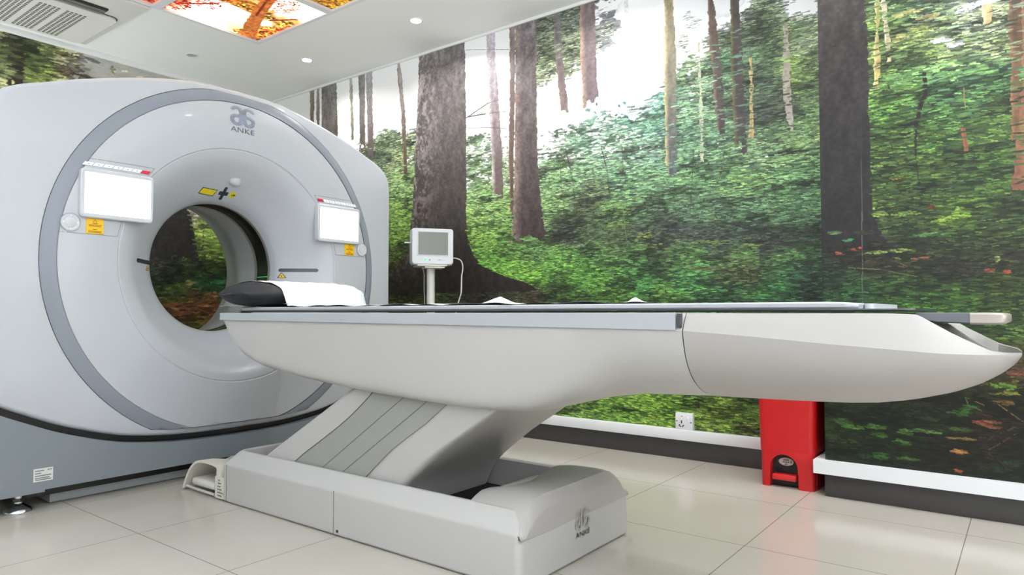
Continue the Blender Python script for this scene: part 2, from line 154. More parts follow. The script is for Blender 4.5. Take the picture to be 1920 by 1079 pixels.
SPRAY_PILLAR=[(0.222,1.19,0.046,0.008,165,200,60),(0.249,1.182,0.032,0.009,150,185,60),(0.221,1.211,0.005,0.017,160,195,60),(0.497,1.221,0.028,0.009,150,180,70),(0.398,1.217,0.05,0.009,120,155,60),(0.345,1.964,0.042,0.027,165,175,90),(0.403,1.956,0.027,0.018,180,180,110),(0.306,2.025,0.037,0.011,195,185,120),(0.382,2.057,0.048,0.013,190,180,110),(0.305,1.869,0.026,0.017,150,180,95),(0.271,1.916,0.028,0.008,225,230,235),(0.216,1.888,0.025,0.011,225,228,235),(0.243,1.91,0.018,0.007,225,230,235),(0.142,2.029,0.048,0.011,235,238,240),(0.107,2.03,0.034,0.011,240,240,245),(0.187,2.015,0.018,0.008,220,222,225),(0.434,1.37,0.016,0.006,190,140,40),(0.405,1.374,0.012,0.005,190,160,50),(0.312,1.235,0.011,0.006,120,50,35),(0.066,0.96,0.011,0.008,205,90,50),(0.125,0.968,0.014,0.006,190,80,55),(0.602,1.077,0.008,0.005,210,80,60),(0.662,1.064,0.011,0.005,200,90,60),(0.577,1.082,0.008,0.006,200,80,55),(0.339,1.029,0.012,0.004,180,90,60),(0.371,1.026,0.011,0.004,180,100,60),(0.095,1.011,0.008,0.013,170,185,110),(0.623,1.12,0.017,0.007,80,160,100),(0.676,1.154,0.026,0.007,110,150,90),(0.44,1.063,0.049,0.006,140,165,70),(0.52,1.061,0.05,0.005,140,165,70),(0.314,1.122,0.055,0.007,100,150,80),(0.415,0.312,0.03,0.011,85,135,50),(0.533,0.322,0.036,0.011,80,130,50),(0.615,0.314,0.041,0.009,90,140,55),(0.518,0.29,0.024,0.011,70,120,45),(0.515,0.202,0.024,0.014,60,120,45),(0.435,0.266,0.027,0.013,70,115,45),(0.349,0.323,0.055,0.006,85,125,55),(0.23,0.342,0.043,0.006,75,110,50),(0.417,0.203,0.041,0.007,80,120,45),(0.339,0.374,0.037,0.009,45,70,35),(0.143,0.376,0.041,0.009,150,85,55),(0.126,0.363,0.023,0.006,160,90,55),(0.231,0.306,0.042,0.004,150,120,60),(0.232,0.254,0.024,0.007,190,130,60),(0.239,0.178,0.01,0.007,190,100,50),(0.081,0.52,0.043,0.01,110,150,50),(0.073,0.494,0.029,0.008,150,150,50),(0.091,0.458,0.033,0.008,130,95,45),(0.047,0.573,0.026,0.009,170,100,70),(0.229,0.405,0.039,0.01,60,110,45),(0.202,0.428,0.021,0.012,60,115,45),(0.063,0.228,0.03,0.01,40,75,35),(0.113,0.201,0.023,0.008,35,65,35),(0.657,0.333,0.029,0.014,65,105,40),(0.701,0.259,0.026,0.009,60,95,40),(0.576,0.194,0.028,0.009,40,75,35),(0.123,1.297,0.034,0.008,95,130,55),(0.155,1.428,0.052,0.011,100,135,55),(0.278,1.533,0.045,0.017,95,130,50),(0.407,1.78,0.049,0.014,120,160,95),(0.414,1.375,0.038,0.007,85,120,50)]
SPRAY_BACK=[(2.928,1.635,0.037,0.027,225,215,200),(2.955,1.66,0.028,0.017,230,230,225),(3.125,1.073,0.078,0.014,60,140,85),(2.709,1.001,0.035,0.008,120,130,60),(2.875,1.055,0.036,0.014,150,150,80),(3.07,0.958,0.048,0.023,180,130,80),(3.047,0.926,0.057,0.009,150,110,60),(2.754,0.899,0.088,0.008,90,110,40),(1.905,2.671,0.034,0.015,130,120,80),(1.981,2.648,0.042,0.016,170,160,120),(1.931,2.543,0.028,0.031,140,120,90),(2.25,2.646,0.015,0.036,205,195,150),(1.714,2.65,0.045,0.03,60,75,40)]

def vnoise(rng, nz, nh, cz, ch):
    gz = int(nz / cz) + 3; gh = int(nh / ch) + 3; G = rng.random((gz, gh)).astype(np.float32)
    a = (np.arange(nz) / cz); b = (np.arange(nh) / ch); ai = a.astype(int); bi = b.astype(int)
    fa = a - ai; fb = b - bi; fa = (fa * fa * (3 - 2 * fa))[:, None]; fb = (fb * fb * (3 - 2 * fb))[None, :]
    g00 = G[ai][:, bi]; g10 = G[ai + 1][:, bi]; g01 = G[ai][:, bi + 1]; g11 = G[ai + 1][:, bi + 1]
    return (g00 * (1 - fa) + g10 * fa) * (1 - fb) + (g01 * (1 - fa) + g11 * fa) * fb
def stamp(img, rng, zi, hi, la, lb, ang, colr, alpha=0.9):
    """paint many little leaf ellipses; la, lb half sizes in cells"""
    nz, nh, _ = img.shape; L = int(math.ceil(la)) + 1
    ks = np.arange(-L, L + 1); KZ, KH = np.meshgrid(ks, ks, indexing='ij')
    for a in np.linspace(ang[0], ang[1], 5):
        sel = rng.integers(0, 5, len(zi)) == int(round((a - ang[0]) / max(ang[1] - ang[0], 1e-6) * 4))
        c, s = math.cos(a), math.sin(a); u = KH * c + KZ * s; v = -KH * s + KZ * c
        msk = (u / la) ** 2 + (v / lb) ** 2 <= 1
        oz, oh = KZ[msk], KH[msk]
        Z = np.clip(zi[sel][:, None] + oz[None], 0, nz - 1); H = np.clip(hi[sel][:, None] + oh[None], 0, nh - 1)
        cc = np.broadcast_to(colr[sel][:, None, :], Z.shape + (3,))
        img[Z, H] = img[Z, H] * (1 - alpha) + cc * alpha
def field(ctrl, Hs, Zs):
    P = np.array(ctrl, dtype=np.float32); num = np.zeros((len(Zs), len(Hs), 3), np.float32); den = np.zeros((len(Zs), len(Hs), 1), np.float32)
    for p in P:
        d = (Hs[None, :] - p[0]) ** 2 + ((Zs[:, None] - p[1]) * 1.35) ** 2 + 0.004
        w = (1 / (d * d))[..., None]; num += w * p[2:5]; den += w
    return num / den
def picture(h0, h1, z0, z1, dh, dz, ctrl, trunks, stems, sprays, seed, sky_z, warp=0.05, leaf=(0.021, 0.0055), tilt=0.25, contrast=1.0, skycol=(250, 250, 252), trunk_gain=1.0, fol=1.0, haze=0.0):
    rng = np.random.default_rng(seed)
    nh = int(round((h1 - h0) / dh)) + 1; nz = int(round((z1 - z0) / dz)) + 1
    H = np.linspace(h0, h1, nh); Z = np.linspace(z0, z1, nz)
    ch = np.arange(h0 - 0.2, h1 + 0.2, 0.02); cz = np.arange(z0 - 0.2, z1 + 0.2, 0.02); F = field(ctrl, ch, cz)
    N = lambda sh, sz: vnoise(rng, nz, nh, sz / dz, sh / dh)
    wz = (N(.16, .10) + .6 * N(.06, .03) + .5 * N(.03, .012) - 1.05) * warp; wh = (N(.18, .12) + .5 * N(.05, .03) - .75) * warp * 1.4
    def samp(zz, hh):
        a = np.clip((zz - cz[0]) / .02, 0, len(cz) - 2); b = np.clip((hh - ch[0]) / .02, 0, len(ch) - 2)
        ai = a.astype(int); bi = b.astype(int); fa = (a - ai)[..., None]; fb = (b - bi)[..., None]
        return (F[ai, bi] * (1 - fa) + F[ai + 1, bi] * fa) * (1 - fb) + (F[ai, bi + 1] * (1 - fa) + F[ai + 1, bi + 1] * fa) * fb
    base = samp(Z[:, None] + wz, H[None, :] + wh)
    base = np.clip(base * fol, 0, 252) if fol != 1 else base
    Lm = base.mean(axis=2)
    base = base + (np.array(skycol) - base) * (np.clip((Lm - 196) / 28, 0, 1) * .8)[..., None]; Lm = base.mean(axis=2)
    satur = (base.max(axis=2) - base.min(axis=2)) / (base.max(axis=2) + 1)
    green = (np.clip((225 - Lm) / 90, 0, 1) ** 0.7 * np.clip(np.maximum(satur * 4.5, (150 - Lm) / 50), 0, 1))[..., None]
    n1 = N(.05, .010) * .5 + N(.018, .006) * .5; n2 = N(.14, .04); n3 = N(.35, .15)
    mod = 1 + contrast * ((n1 - .5) * 1.15 + (n2 - .5) * .75 + (n3 - .5) * .25)[..., None] * green
    hol = N(.20, .045) * .6 + N(.07, .02) * .4; img = base * mod * (1 - .45 * np.clip((.42 - hol) / .12, 0, 1)[..., None] * green)
    hol = np.clip((.46 - hol) / .12, 0, 1)
    # gaps of sky between leaves
    gap = np.clip((Lm - 112) / 125, 0, 1) * (Z[:, None] > sky_z)
    gn = N(.05, .035) * .45 + N(.02, .014) * .4 + N(.11, .07) * .3 + N(.008, .006) * .15
    gn = (gn - gn.min()) / (gn.max() - gn.min())
    th = 0.5 + (0.5 - gap) * 0.75
    sk = np.clip((gn - th) / 0.05 + .5, 0, 1)[..., None] * (gap[..., None] > 0.02)
    leafc = np.clip(img - (gap[..., None] * 75), 30, 255)
    img = np.where(gap[..., None] > 0.02, leafc * (1 - sk) + np.array(skycol) * sk, img)
    img = np.where((Lm > 228)[..., None], base, img)
    # leaves
    area = (h1 - h0) * (z1 - z0)
    for frac, sc, br, al in ((1.0, 1.5, (.45, .85), .55), (1.0, 1.0, (.5, 1.25), .7), (1.3, .8, (.8, 1.55), .75), (.9, .6, (1.2, 2.1), .8)):
        n = int(area * 5200 * frac); zi = rng.integers(0, nz, n); hi = rng.integers(0, nh, n)
        L = Lm[zi, hi]; keep = (rng.random(n) < np.clip((195 - L) / 70, 0, 1)) & (green[zi, hi, 0] > .35 * rng.random(n)) & (n2[zi, hi] + rng.random(n) * .6 > .45)
        zi, hi = zi[keep], hi[keep]
        k = br[0] + (br[1] - br[0]) * rng.random(len(zi)) ** 1.3
        c = base[zi, hi] * (k * (1 - .42 * hol[zi, hi]))[:, None]
        if br[1] > 1.4: c = c * np.array([1.04, 1.02, .88]) + np.array([2, 4, 0])
        stamp(img, rng, zi, hi, max(leaf[0] * sc / dh, 1.2), max(leaf[1] * sc / dz, .75), (-tilt, tilt), np.clip(c, 0, 255), al)
    # trunks
    bark = N(.012, .012) * .5 + N(.025, .05) * .5; edge = (N(.02, .02) - .5) * .010 + (N(.05, .12) - .5) * .008
    soft = N(.03, .03)
    solid = np.zeros((nz, nh), bool)
    for rows, ct, cb, lit in trunks:
        if len(rows[0]) == 3: rows = [(r[0], r[1], r[0], r[2]) for r in rows]
        ra = sorted((r[0], r[1]) for r in rows); rb = sorted((r[2], r[3]) for r in rows)
        rz = [min(ra[0][0], rb[0][0]), max(ra[-1][0], rb[-1][0])]; rows = [(0, rb[0][1], ra[0][1])]
        a = np.interp(Z, [q[0] for q in ra], [q[1] for q in ra])[:, None] + edge; b = np.interp(Z, [q[0] for q in rb], [q[1] for q in rb])[:, None] - edge
        t = (H[None, :] - a) / (b - a); ins = (t > 0) & (t < 1) & (Z[:, None] <= rz[-1]) & (Z[:, None] >= rz[0])
        if rz[0] > .95: ins &= (Z[:, None] - rz[0]) > (soft - .3) * .12
        if abs(ra[-1][1] - rb[-1][1]) > .10: solid |= ins
        tz = np.clip((Z - rz[0]) / (rz[-1] - rz[0]), 0, 1)[:, None, None]
        col = np.array(cb) * (1 - tz) * 1.08 + np.minimum(np.array(ct) * trunk_gain, 235) * tz
        wid = abs(ra[-1][1] - rb[-1][1])
        wfr = .5 if wid > .4 else .3
        col = np.broadcast_to(col, img.shape).copy()
        if lit is not None:
            lw = np.clip(1.15 - t / wfr, 0, 1)[..., None]
            if wid > .4: lw = lw * (np.clip((N(.013, .016) * .6 + N(.03, .05) * .4 - .42) * 6, 0, 1))[..., None] * (tz ** .6)
            col = col * (1 - lw) + np.array(lit) * lw
        col *= (1 + (bark[..., None] - .5) * (.65 if wid > .15 else .4))
        img = np.where(ins[..., None], col, img)
    for pts, w, c in stems:
        for (ha, za), (hb, zb) in zip(pts[:-1], pts[1:]):
            n = int(max(abs(ha - hb) / dh, abs(za - zb) / dz) * 1.5) + 2; tt = np.linspace(0, 1, n)
            hh = ((ha + (hb - ha) * tt - h0) / dh); zz = ((za + (zb - za) * tt - z0) / dz)
            w = w * (.95 if w > .0115 else .6); rh = max(w / 2 / dh, .5); rz_ = max(w / 2 / dz, .5)
            for oz in range(-int(rz_), int(rz_) + 1):
                for oh in range(-int(rh), int(rh) + 1):
                    img[np.clip((zz + oz).astype(int), 0, nz - 1), np.clip((hh + oh).astype(int), 0, nh - 1)] = np.array(c) * (.85 + .3 * rng.random())
    n = int(area * 1500); zi = rng.integers(0, nz, n); hi = rng.integers(0, nh, n)          # a few leaves in front of stems and thin trunks
    keep = (Lm[zi, hi] < 150) & ~solid[zi, hi] & (green[zi, hi, 0] > .5); zi, hi = zi[keep], hi[keep]
    stamp(img, rng, zi, hi, max(leaf[0] / dh, 1.2), max(leaf[1] * .9 / dz, .75), (-tilt, tilt), np.clip(base[zi, hi] * (.6 + .9 * rng.random((len(zi), 1))), 0, 255), .8)
    for h, z, hh, hz, r, g, b in sprays:
        n = int(26 + 9000 * hh * hz); a = rng.random(n) * 2 * PI; q = np.sqrt(rng.random(n))
        hi = ((h + np.cos(a) * q * hh - h0) / dh).astype(int); zi = ((z + np.sin(a) * q * hz - z0) / dz).astype(int)
        ok = (hi > 0) & (hi < nh) & (zi > 0) & (zi < nz); hi, zi = hi[ok], zi[ok]
        c = np.array([r, g, b]) * (.6 + .55 * rng.random((len(hi), 1)))
        stamp(img, rng, zi, hi, max(min(leaf[0], hh) * .6 / dh, 1.0), max(min(leaf[1], hz) * .7 / dz, .7), (-tilt, tilt), np.clip(c, 0, 255), .85)
    lum = img.mean(axis=2, keepdims=True); img = lum + (img - lum) * SAT
    img = 255 * (np.clip(img, 8, 255) / 255) ** PRINT_GAMMA          # pale haze painted into the colours, stronger towards the top
    return H, Z, 255 - (255 - img) * (1 - haze * np.clip((Z - .55) / 1.3, .15, 1))[:, None, None]
def grid_mesh(name, H, Z, img, place, gain=1.0, flip=False):
    """a wall of fine quads that carries the print in a colour attribute"""
    nh, nz = len(H), len(Z)
    hh, zz = np.meshgrid(H, Z); co = place(hh.ravel(), zz.ravel()).astype(np.float32)
    me = bpy.data.meshes.new(name); me.vertices.add(nh * nz); me.vertices.foreach_set('co', co.ravel())
    i = np.arange(nh - 1)[None, :] + np.arange(nz - 1)[:, None] * nh
    q = np.stack([i, i + 1, i + 1 + nh, i + nh], -1).reshape(-1, 4)
    if flip: q = q[:, ::-1]
    nf = len(q); me.loops.add(nf * 4); me.polygons.add(nf)
    me.loops.foreach_set('vertex_index', q.ravel().astype(np.int32)); me.polygons.foreach_set('loop_start', np.arange(0, nf * 4, 4, dtype=np.int32))
    c = img.reshape(-1, 3) / 255.0; lin = np.where(c > .04045, ((c + .055) / 1.055) ** 2.4, c / 12.92) * gain
    at = me.color_attributes.new('print', 'FLOAT_COLOR', 'POINT')
    at.data.foreach_set('color', np.concatenate([np.clip(lin, 0, 1 if gain <= 1.3 else 99), np.ones((len(lin), 1))], 1).astype(np.float32).ravel())
    me.update(); me.validate(); return me
def print_mat(name, rough=0.45, emit=0.0):
    m = bpy.data.materials.new(name); m.use_nodes = True; nt = m.node_tree; b = nt.nodes['Principled BSDF']
    a = nt.nodes.new('ShaderNodeAttribute'); a.attribute_name = 'print'
    nt.links.new(a.outputs['Color'], b.inputs['Base Color']); b.inputs['Roughness'].default_value = rough
    b.inputs['Specular IOR Level'].default_value = 0.35
    if emit: nt.links.new(a.outputs['Color'], b.inputs['Emission Color']); b.inputs['Emission Strength'].default_value = emit
    return m
# ------------------------------------------------------------------ room
XW, XP, YB, ZC = 3.604, 3.24, 5.5, 2.745
white_paint = mat('white_paint', (226, 225, 222), .6, noise=.03, nscale=6)
white_ceil = mat('ceiling_paint', (240, 240, 238), .7, noise=.02, nscale=4)
def floor_mat():
    m = bpy.data.materials.new('polished_tile'); m.use_nodes = True; nt = m.node_tree; b = nt.nodes['Principled BSDF']
    L = nt.links; geo = nt.nodes.new('ShaderNodeNewGeometry'); sep = nt.nodes.new('ShaderNodeSeparateXYZ'); L.new(geo.outputs['Position'], sep.inputs[0])
    def M(op, a, bb=None):
        n = nt.nodes.new('ShaderNodeMath'); n.operation = op
        for k, v in enumerate((a, bb)):
            if v is None: continue
            if isinstance(v, (int, float)): n.inputs[k].default_value = v
            else: L.new(v, n.inputs[k])
        return n.outputs[0]
    lines = []
    for ax, off in ((0, 1.18), (1, 0.2)):
        f = M('FRACT', M('ADD', M('DIVIDE', M('SUBTRACT', sep.outputs[ax], off), 0.6), 100.5))
        lines.append(M('LESS_THAN', M('ABSOLUTE', M('SUBTRACT', f, 0.5)), 0.0026))
    g = M('MAXIMUM', lines[0], lines[1])
    n1 = nt.nodes.new('ShaderNodeTexNoise'); n1.inputs['Scale'].default_value = 3; n1.inputs['Detail'].default_value = 6; L.new(geo.outputs['Position'], n1.inputs['Vector'])
    mx = nt.nodes.new('ShaderNodeMix'); mx.data_type = 'RGBA'; mx.inputs[6].default_value = srgb(194, 188, 179) + (1,); mx.inputs[7].default_value = srgb(186, 179, 169) + (1,)
    L.new(n1.outputs['Fac'], mx.inputs[0])
    m2 = nt.nodes.new('ShaderNodeMix'); m2.data_type = 'RGBA'; L.new(g, m2.inputs[0]); L.new(mx.outputs[2], m2.inputs[6]); m2.inputs[7].default_value = srgb(128, 120, 108) + (1,)
    L.new(m2.outputs[2], b.inputs['Base Color']); b.inputs['Roughness'].default_value = .16
    b.inputs['Specular IOR Level'].default_value = .55; b.inputs['IOR'].default_value = 1.5
    return m
X0, Y0 = -1.6, -2.2
struct('floor', box(NB(), X0 - .1, XW + .1, Y0 - .1, YB + .1, -.1, 0), floor_mat(), smooth=False)
# ceiling slab with the opening for the backlit picture
LX0, LX1, LY0, LY1 = 1.27, 2.765, 2.73, 4.395
cb = NB()
for a in ((X0 - .1, LX0, Y0 - .1, YB + .1), (LX1, XW + .1, Y0 - .1, YB + .1), (LX0, LX1, Y0 - .1, LY0), (LX0, LX1, LY1, YB + .1)):
    box(cb, *a, ZC, ZC + .12)
box(cb, LX0, LX1, LY0, LY1, ZC + .1, ZC + .12)
struct('ceiling', cb, white_ceil, smooth=False)
def with_added_window(name, n, along, c0, c1, f, w0, w1, z0, z1, m):
    bm = NB(); B = (lambda a, b, za, zb: box(bm, f - .1, f, a, b, za, zb)) if along == 'y' else (lambda a, b, za, zb: box(bm, a, b, f - .1, f, za, zb))
    B(c0, w0, 0, ZC); B(w1, c1, 0, ZC); B(w0, w1, 0, z0); B(w0, w1, z1, ZC); struct(name, bm, m, smooth=False)
    W_ = struct('window_%d' % n, NB_box(along, f - .07, f - .06, w0, w1, z0, z1), mat('added_glow_pane', (244, 249, 255), .4, emit=ADDED_WINDOW_STRENGTH), smooth=False)  # unseen glowing pane, added to brighten the room and ceiling
    fb = NB(); k = 4
    for i in range(k + 1):
        c = w0 + (w1 - w0) * i / k; a, b = (c - .02, c + .02)
        if along == 'y': box(fb, f - .06, f - .01, a, b, z0, z1)
        else: box(fb, a, b, f - .06, f - .01, z0, z1)
    for za, zb in ((z0, z0 + .04), (z1 - .04, z1)):
        if along == 'y': box(fb, f - .06, f - .01, w0, w1, za, zb)
        else: box(fb, w0, w1, f - .06, f - .01, za, zb)
    link('window_frame', fb, white_paint, W_, smooth=False)
def NB_box(along, f0, f1, w0, w1, z0, z1):
    return box(NB(), f0, f1, w0, w1, z0, z1) if along == 'y' else box(NB(), w0, w1, f0, f1, z0, z1)
with_added_window('wall_left', 1, 'y', Y0 - .1, YB + .1, X0, -1.4, 3.4, .95, 2.5, white_paint)
with_added_window('wall_front', 2, 'x', X0, XW + .1, Y0, -.9, 2.6, .95, 2.5, mat('cream_paint', (226, 218, 204), .6))
# printed forest walls
mural_m = print_mat('forest_print', .4)
H, Z, img = picture(.73, YB, .10, ZC, .004, .003, CTRL_WALL, TRUNK_WALL, STEM_WALL, SPRAY_WALL, 11, 1.42, leaf=(.020, .0036), tilt=.16, trunk_gain=1.28, fol=1.15, haze=.11)
struct('wall_right', grid_mesh('wall_right', H, Z, img, lambda h, z: np.stack([np.full_like(h, XW), h, z], 1), MURAL_GAIN), mural_m, smooth=False)
H, Z, img = picture(-2.2, .73, .10, ZC, .0028, .0026, CTRL_PILLAR, TRUNK_PILLAR, STEM_PILLAR, SPRAY_PILLAR, 23, 1.75, leaf=(.021, .0036), tilt=.2, fol=.93)
keep = np.concatenate([np.arange(0, int(2.0 / .0028), 8), np.arange(int(2.0 / .0028), len(H))])
struct('wall_right', grid_mesh('wall_right', H[keep], Z, img[:, keep], lambda h, z: np.stack([np.full_like(h, XP), h, z], 1), MURAL_GAIN), mural_m, smooth=False)
# return of the pier, in the same print
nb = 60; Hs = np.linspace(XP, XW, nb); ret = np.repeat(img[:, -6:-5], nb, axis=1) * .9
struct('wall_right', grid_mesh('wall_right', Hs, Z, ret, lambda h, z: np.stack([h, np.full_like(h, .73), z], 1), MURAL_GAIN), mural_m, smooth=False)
H, Z, img = picture(X0, XW, .10, ZC, .008, .006, CTRL_BACK, TRUNK_BACK, STEM_BACK, SPRAY_BACK, 31, 99, leaf=(.035, .009), skycol=(212, 210, 203))
struct('wall_back', grid_mesh('wall_back', H, Z, img, lambda h, z: np.stack([h, np.full_like(h, YB), z], 1), MURAL_GAIN), mural_m, smooth=False)
# bands at the foot of the walls and thin cornice
trim_m = mat('white_trunking', (236, 238, 242), .35); skirt_m = mat('charcoal_skirting', (66, 64, 64), .3, noise=.25, nscale=14)
struct('trim_1', box(NB(), XW - .035, XW, .773, YB, .102, .160, .004), trim_m)
tb = prism(NB(), [(XP - .032, Y0), (XP, Y0), (XP, .73), (XW - .001, .73), (XW - .001, .773), (XP - .032, .773)], lambda p: (p[0], p[1], .100), lambda p: (p[0], p[1], .158))
struct('trim_2', tb, trim_m)
struct('baseboard_right', box(NB(), XW - .022, XW, .733, YB, 0, .104, .002), skirt_m)
sb = NB(); box(sb, XP - .004, XP + .03, Y0, .733, 0, .102, .002); box(sb, XP, XW, .715, .733, 0, .102)
struct('baseboard_right', sb, skirt_m)
struct('baseboard_back', box(NB(), X0, XW, YB - .02, YB, 0, .104, .002), skirt_m)
struct('trim_3', box(NB(), XW - .016, XW, .73, YB, ZC - .02, ZC, .003), white_ceil)
struct('trim_4', box(NB(), X0, XW, YB - .03, YB, ZC - .035, ZC, .003), white_ceil)

# ------------------------------------------------------------------ backlit ceiling picture, split into panels by white bars
rngc = np.random.default_rng(5)
cc = [(2.72, 4.33, 255, 190, 90), (2.55, 4.3, 255, 225, 150), (2.35, 4.3, 255, 250, 235), (2.15, 4.3, 255, 215, 180), (2.08, 4.2, 255, 150, 110), (2.3, 4.1, 255, 252, 246), (2.2, 3.9, 255, 170, 70),
      (2.45, 3.9, 255, 180, 80), (2.5, 4.1, 255, 248, 235), (2.6, 3.8, 248, 250, 255), (2.72, 3.95, 255, 190, 90), (2.74, 4.15, 255, 140, 60), (2.7, 3.7, 240, 246, 255), (2.74, 3.5, 255, 200, 60), (2.6, 3.4, 255, 185, 60),
      (1.95, 4.3, 255, 110, 70), (1.9, 4.2, 255, 120, 70), (1.5, 4.0, 255, 250, 245), (1.2, 3.4, 255, 210, 150), (2.3, 3.0, 255, 235, 200), (1.2, 2.4, 255, 245, 235), (2.3, 2.3, 255, 240, 220), (.7, 3.6, 255, 245, 235), (.7, 2.3, 255, 225, 190)]
tr = [([(3.55, 2.33, 2.40), (3.9, 2.42, 2.51), (4.2, 2.53, 2.64), (4.40, 2.62, 2.74)], (205, 135, 70), (190, 120, 60), None)]
st = [([(2.6, 4.0), (2.7, 3.85), (2.74, 3.7)], .012, (170, 70, 30)), ([(2.5, 4.0), (2.4, 3.7), (2.36, 3.6)], .016, (180, 80, 30)), ([(2.1, 4.25), (2.25, 4.05), (2.35, 3.8)], .012, (180, 50, 30)), ([(2.2, 4.33), (2.35, 4.2), (2.55, 4.15)], .008, (210, 110, 60)), ([(2.06, 4.0), (2.2, 4.05), (2.3, 4.0)], .010, (180, 50, 30))]
sp = [(2.7, 4.25, .05, .08, 255, 110, 50), (2.73, 4.05, .03, .09, 250, 95, 40), (2.6, 4.33, .07, .04, 255, 160, 50), (2.12, 4.25, .06, .1, 240, 70, 45), (2.2, 4.1, .10, .08, 250, 110, 50), (2.25, 3.85, .12, .16, 255, 150, 40), (2.4, 3.7, .10, .1, 255, 140, 40),
      (2.55, 3.75, .07, .12, 255, 150, 50), (2.1, 3.8, .06, .2, 240, 90, 50), (2.7, 3.45, .06, .08, 250, 180, 30), (2.6, 3.5, .08, .04, 255, 190, 60), (1.96, 4.32, .05, .06, 240, 50, 35), (1.85, 4.2, .10, .12, 250, 80, 45), (1.4, 3.9, .3, .2, 250, 150, 60), (1.0, 3.0, .3, .3, 250, 140, 60), (2.3, 2.6, .3, .3, 250, 140, 60)]
Hc, Zc, ic = picture(LX0, LX1, LY0, LY1, .005, .005, cc, tr, st, sp, 9, 99, warp=.10, leaf=(.014, .009), tilt=1.3, contrast=.25)
ic = 255 * (ic / 255) ** 1.45
film = print_mat('backlit_autumn_film', .5, PANEL_STRENGTH); bar_m = mat('panel_frame', (225, 225, 228), .5)
px = [LX0, 2.03, LX1]; py = [LY0, 3.56, LY1]
for i in range(2):
    for j in range(2):
        if (i, j) == (1, 1): lab = 'backlit ceiling panel printed with an autumn tree trunk, at the far right corner of the grid'
        elif (i, j) == (0, 1): lab = 'backlit ceiling panel with red leaves, between the tree trunk panel and the air conditioner'
        elif (i, j) == (1, 0): lab = 'backlit ceiling panel with yellow leaves, on the near side of the tree trunk panel'
        else: lab = 'bright backlit autumn leaf ceiling panel further over the viewer'
        t = thing('ceiling_light_panel', lab, 'ceiling light', ((px[i] + px[i + 1]) / 2, (py[j] + py[j + 1]) / 2, ZC), 'backlit autumn panels in the ceiling')
        x0, x1, y0, y1 = px[i], px[i + 1], py[j], py[j + 1]; f = NB(); w = .026
        for a in ((x0, x0 + w, y0, y1), (x1 - w, x1, y0, y1), (x0 + w, x1 - w, y0, y0 + w), (x0 + w, x1 - w, y1 - w, y1)): box(f, *a, ZC - .004, ZC + .03)
        link('frame', f, bar_m, t, smooth=False)
        hs = np.where((Hc > x0 + w - .004) & (Hc < x1 - w + .004))[0]; zs = np.where((Zc > y0 + w - .004) & (Zc < y1 - w + .004))[0]
        link('diffuser', grid_mesh('diffuser', Hc[hs], Zc[zs], ic[np.ix_(zs, hs)], lambda h, z: np.stack([h, z, np.full_like(h, ZC + .012)], 1), 1.0, flip=True), film, t, smooth=False)

# ------------------------------------------------------------------ recessed spots
chrome = mat('chrome', (210, 212, 215), .15, 1.0); lamp_m = mat('lamp_glass', (255, 255, 255), .4, emit=40)
def downlight(x, y, label, group, on=True, w=None):
    t = thing('downlight', label, 'ceiling light', (x, y, ZC), group)
    r = NB(); n = 40
    rings = [[(x + q * math.cos(2 * PI * k / n), y + q * math.sin(2 * PI * k / n), z) for k in range(n)] for q, z in ((.034, ZC - .001), (.036, ZC - .006), (.046, ZC - .006), (.048, ZC - .001))]
    loft(r, rings, cap=False); link('trim_ring', r, mat('lamp_ring', (225, 225, 225), .4), t)
    link('lens', cyl(NB(), (x, y, ZC - .002), .034, .034, .002), lamp_m if on else mat('lamp_off', (180, 178, 172), .4), t)
    if on:
        l = bpy.data.lights.new('bulb', 'AREA'); l.shape = 'DISK'; l.size = .07; l.energy = w or DOWNLIGHT_W; l.color = (1, .985, .96); l.spread = math.radians(150)
        o = bpy.data.objects.new('bulb', l); COL.objects.link(o); o.parent = t; o.location = (0, 0, -.012)
G = 'recessed round spotlights beside the ceiling picture'
downlight(3.162, 4.372, 'glowing recessed ceiling spotlight nearest the far corner of the room', G, w=WALL_ROW_W * .6)
downlight(3.165, 3.20, 'glowing recessed ceiling spotlight, the nearer of the two, by the forest wall', G, w=WALL_ROW_W)
for y in (2.03, .86, -.4): downlight(2.75 if y < 1 else 3.165, y, 'unseen recessed ceiling spotlight nearer the viewer', G, w=WALL_ROW_W * (.8 if y < 1 else 1))  # first continues the wall row; the two nearer ones are added for light
for y in (3.2, 1.6, .2, -1.2): downlight(.1, y, 'added recessed ceiling spotlight on the viewer side of the ceiling picture', G)  # unseen spots added to light the near half of the room
downlight(1.6, -.6, 'added recessed ceiling spotlight on the viewer side of the ceiling picture', G)  # one more unseen spot added for light
downlight(2.58, 4.978, 'small unlit round ceiling fitting above the far end of the scanner', G, on=False)

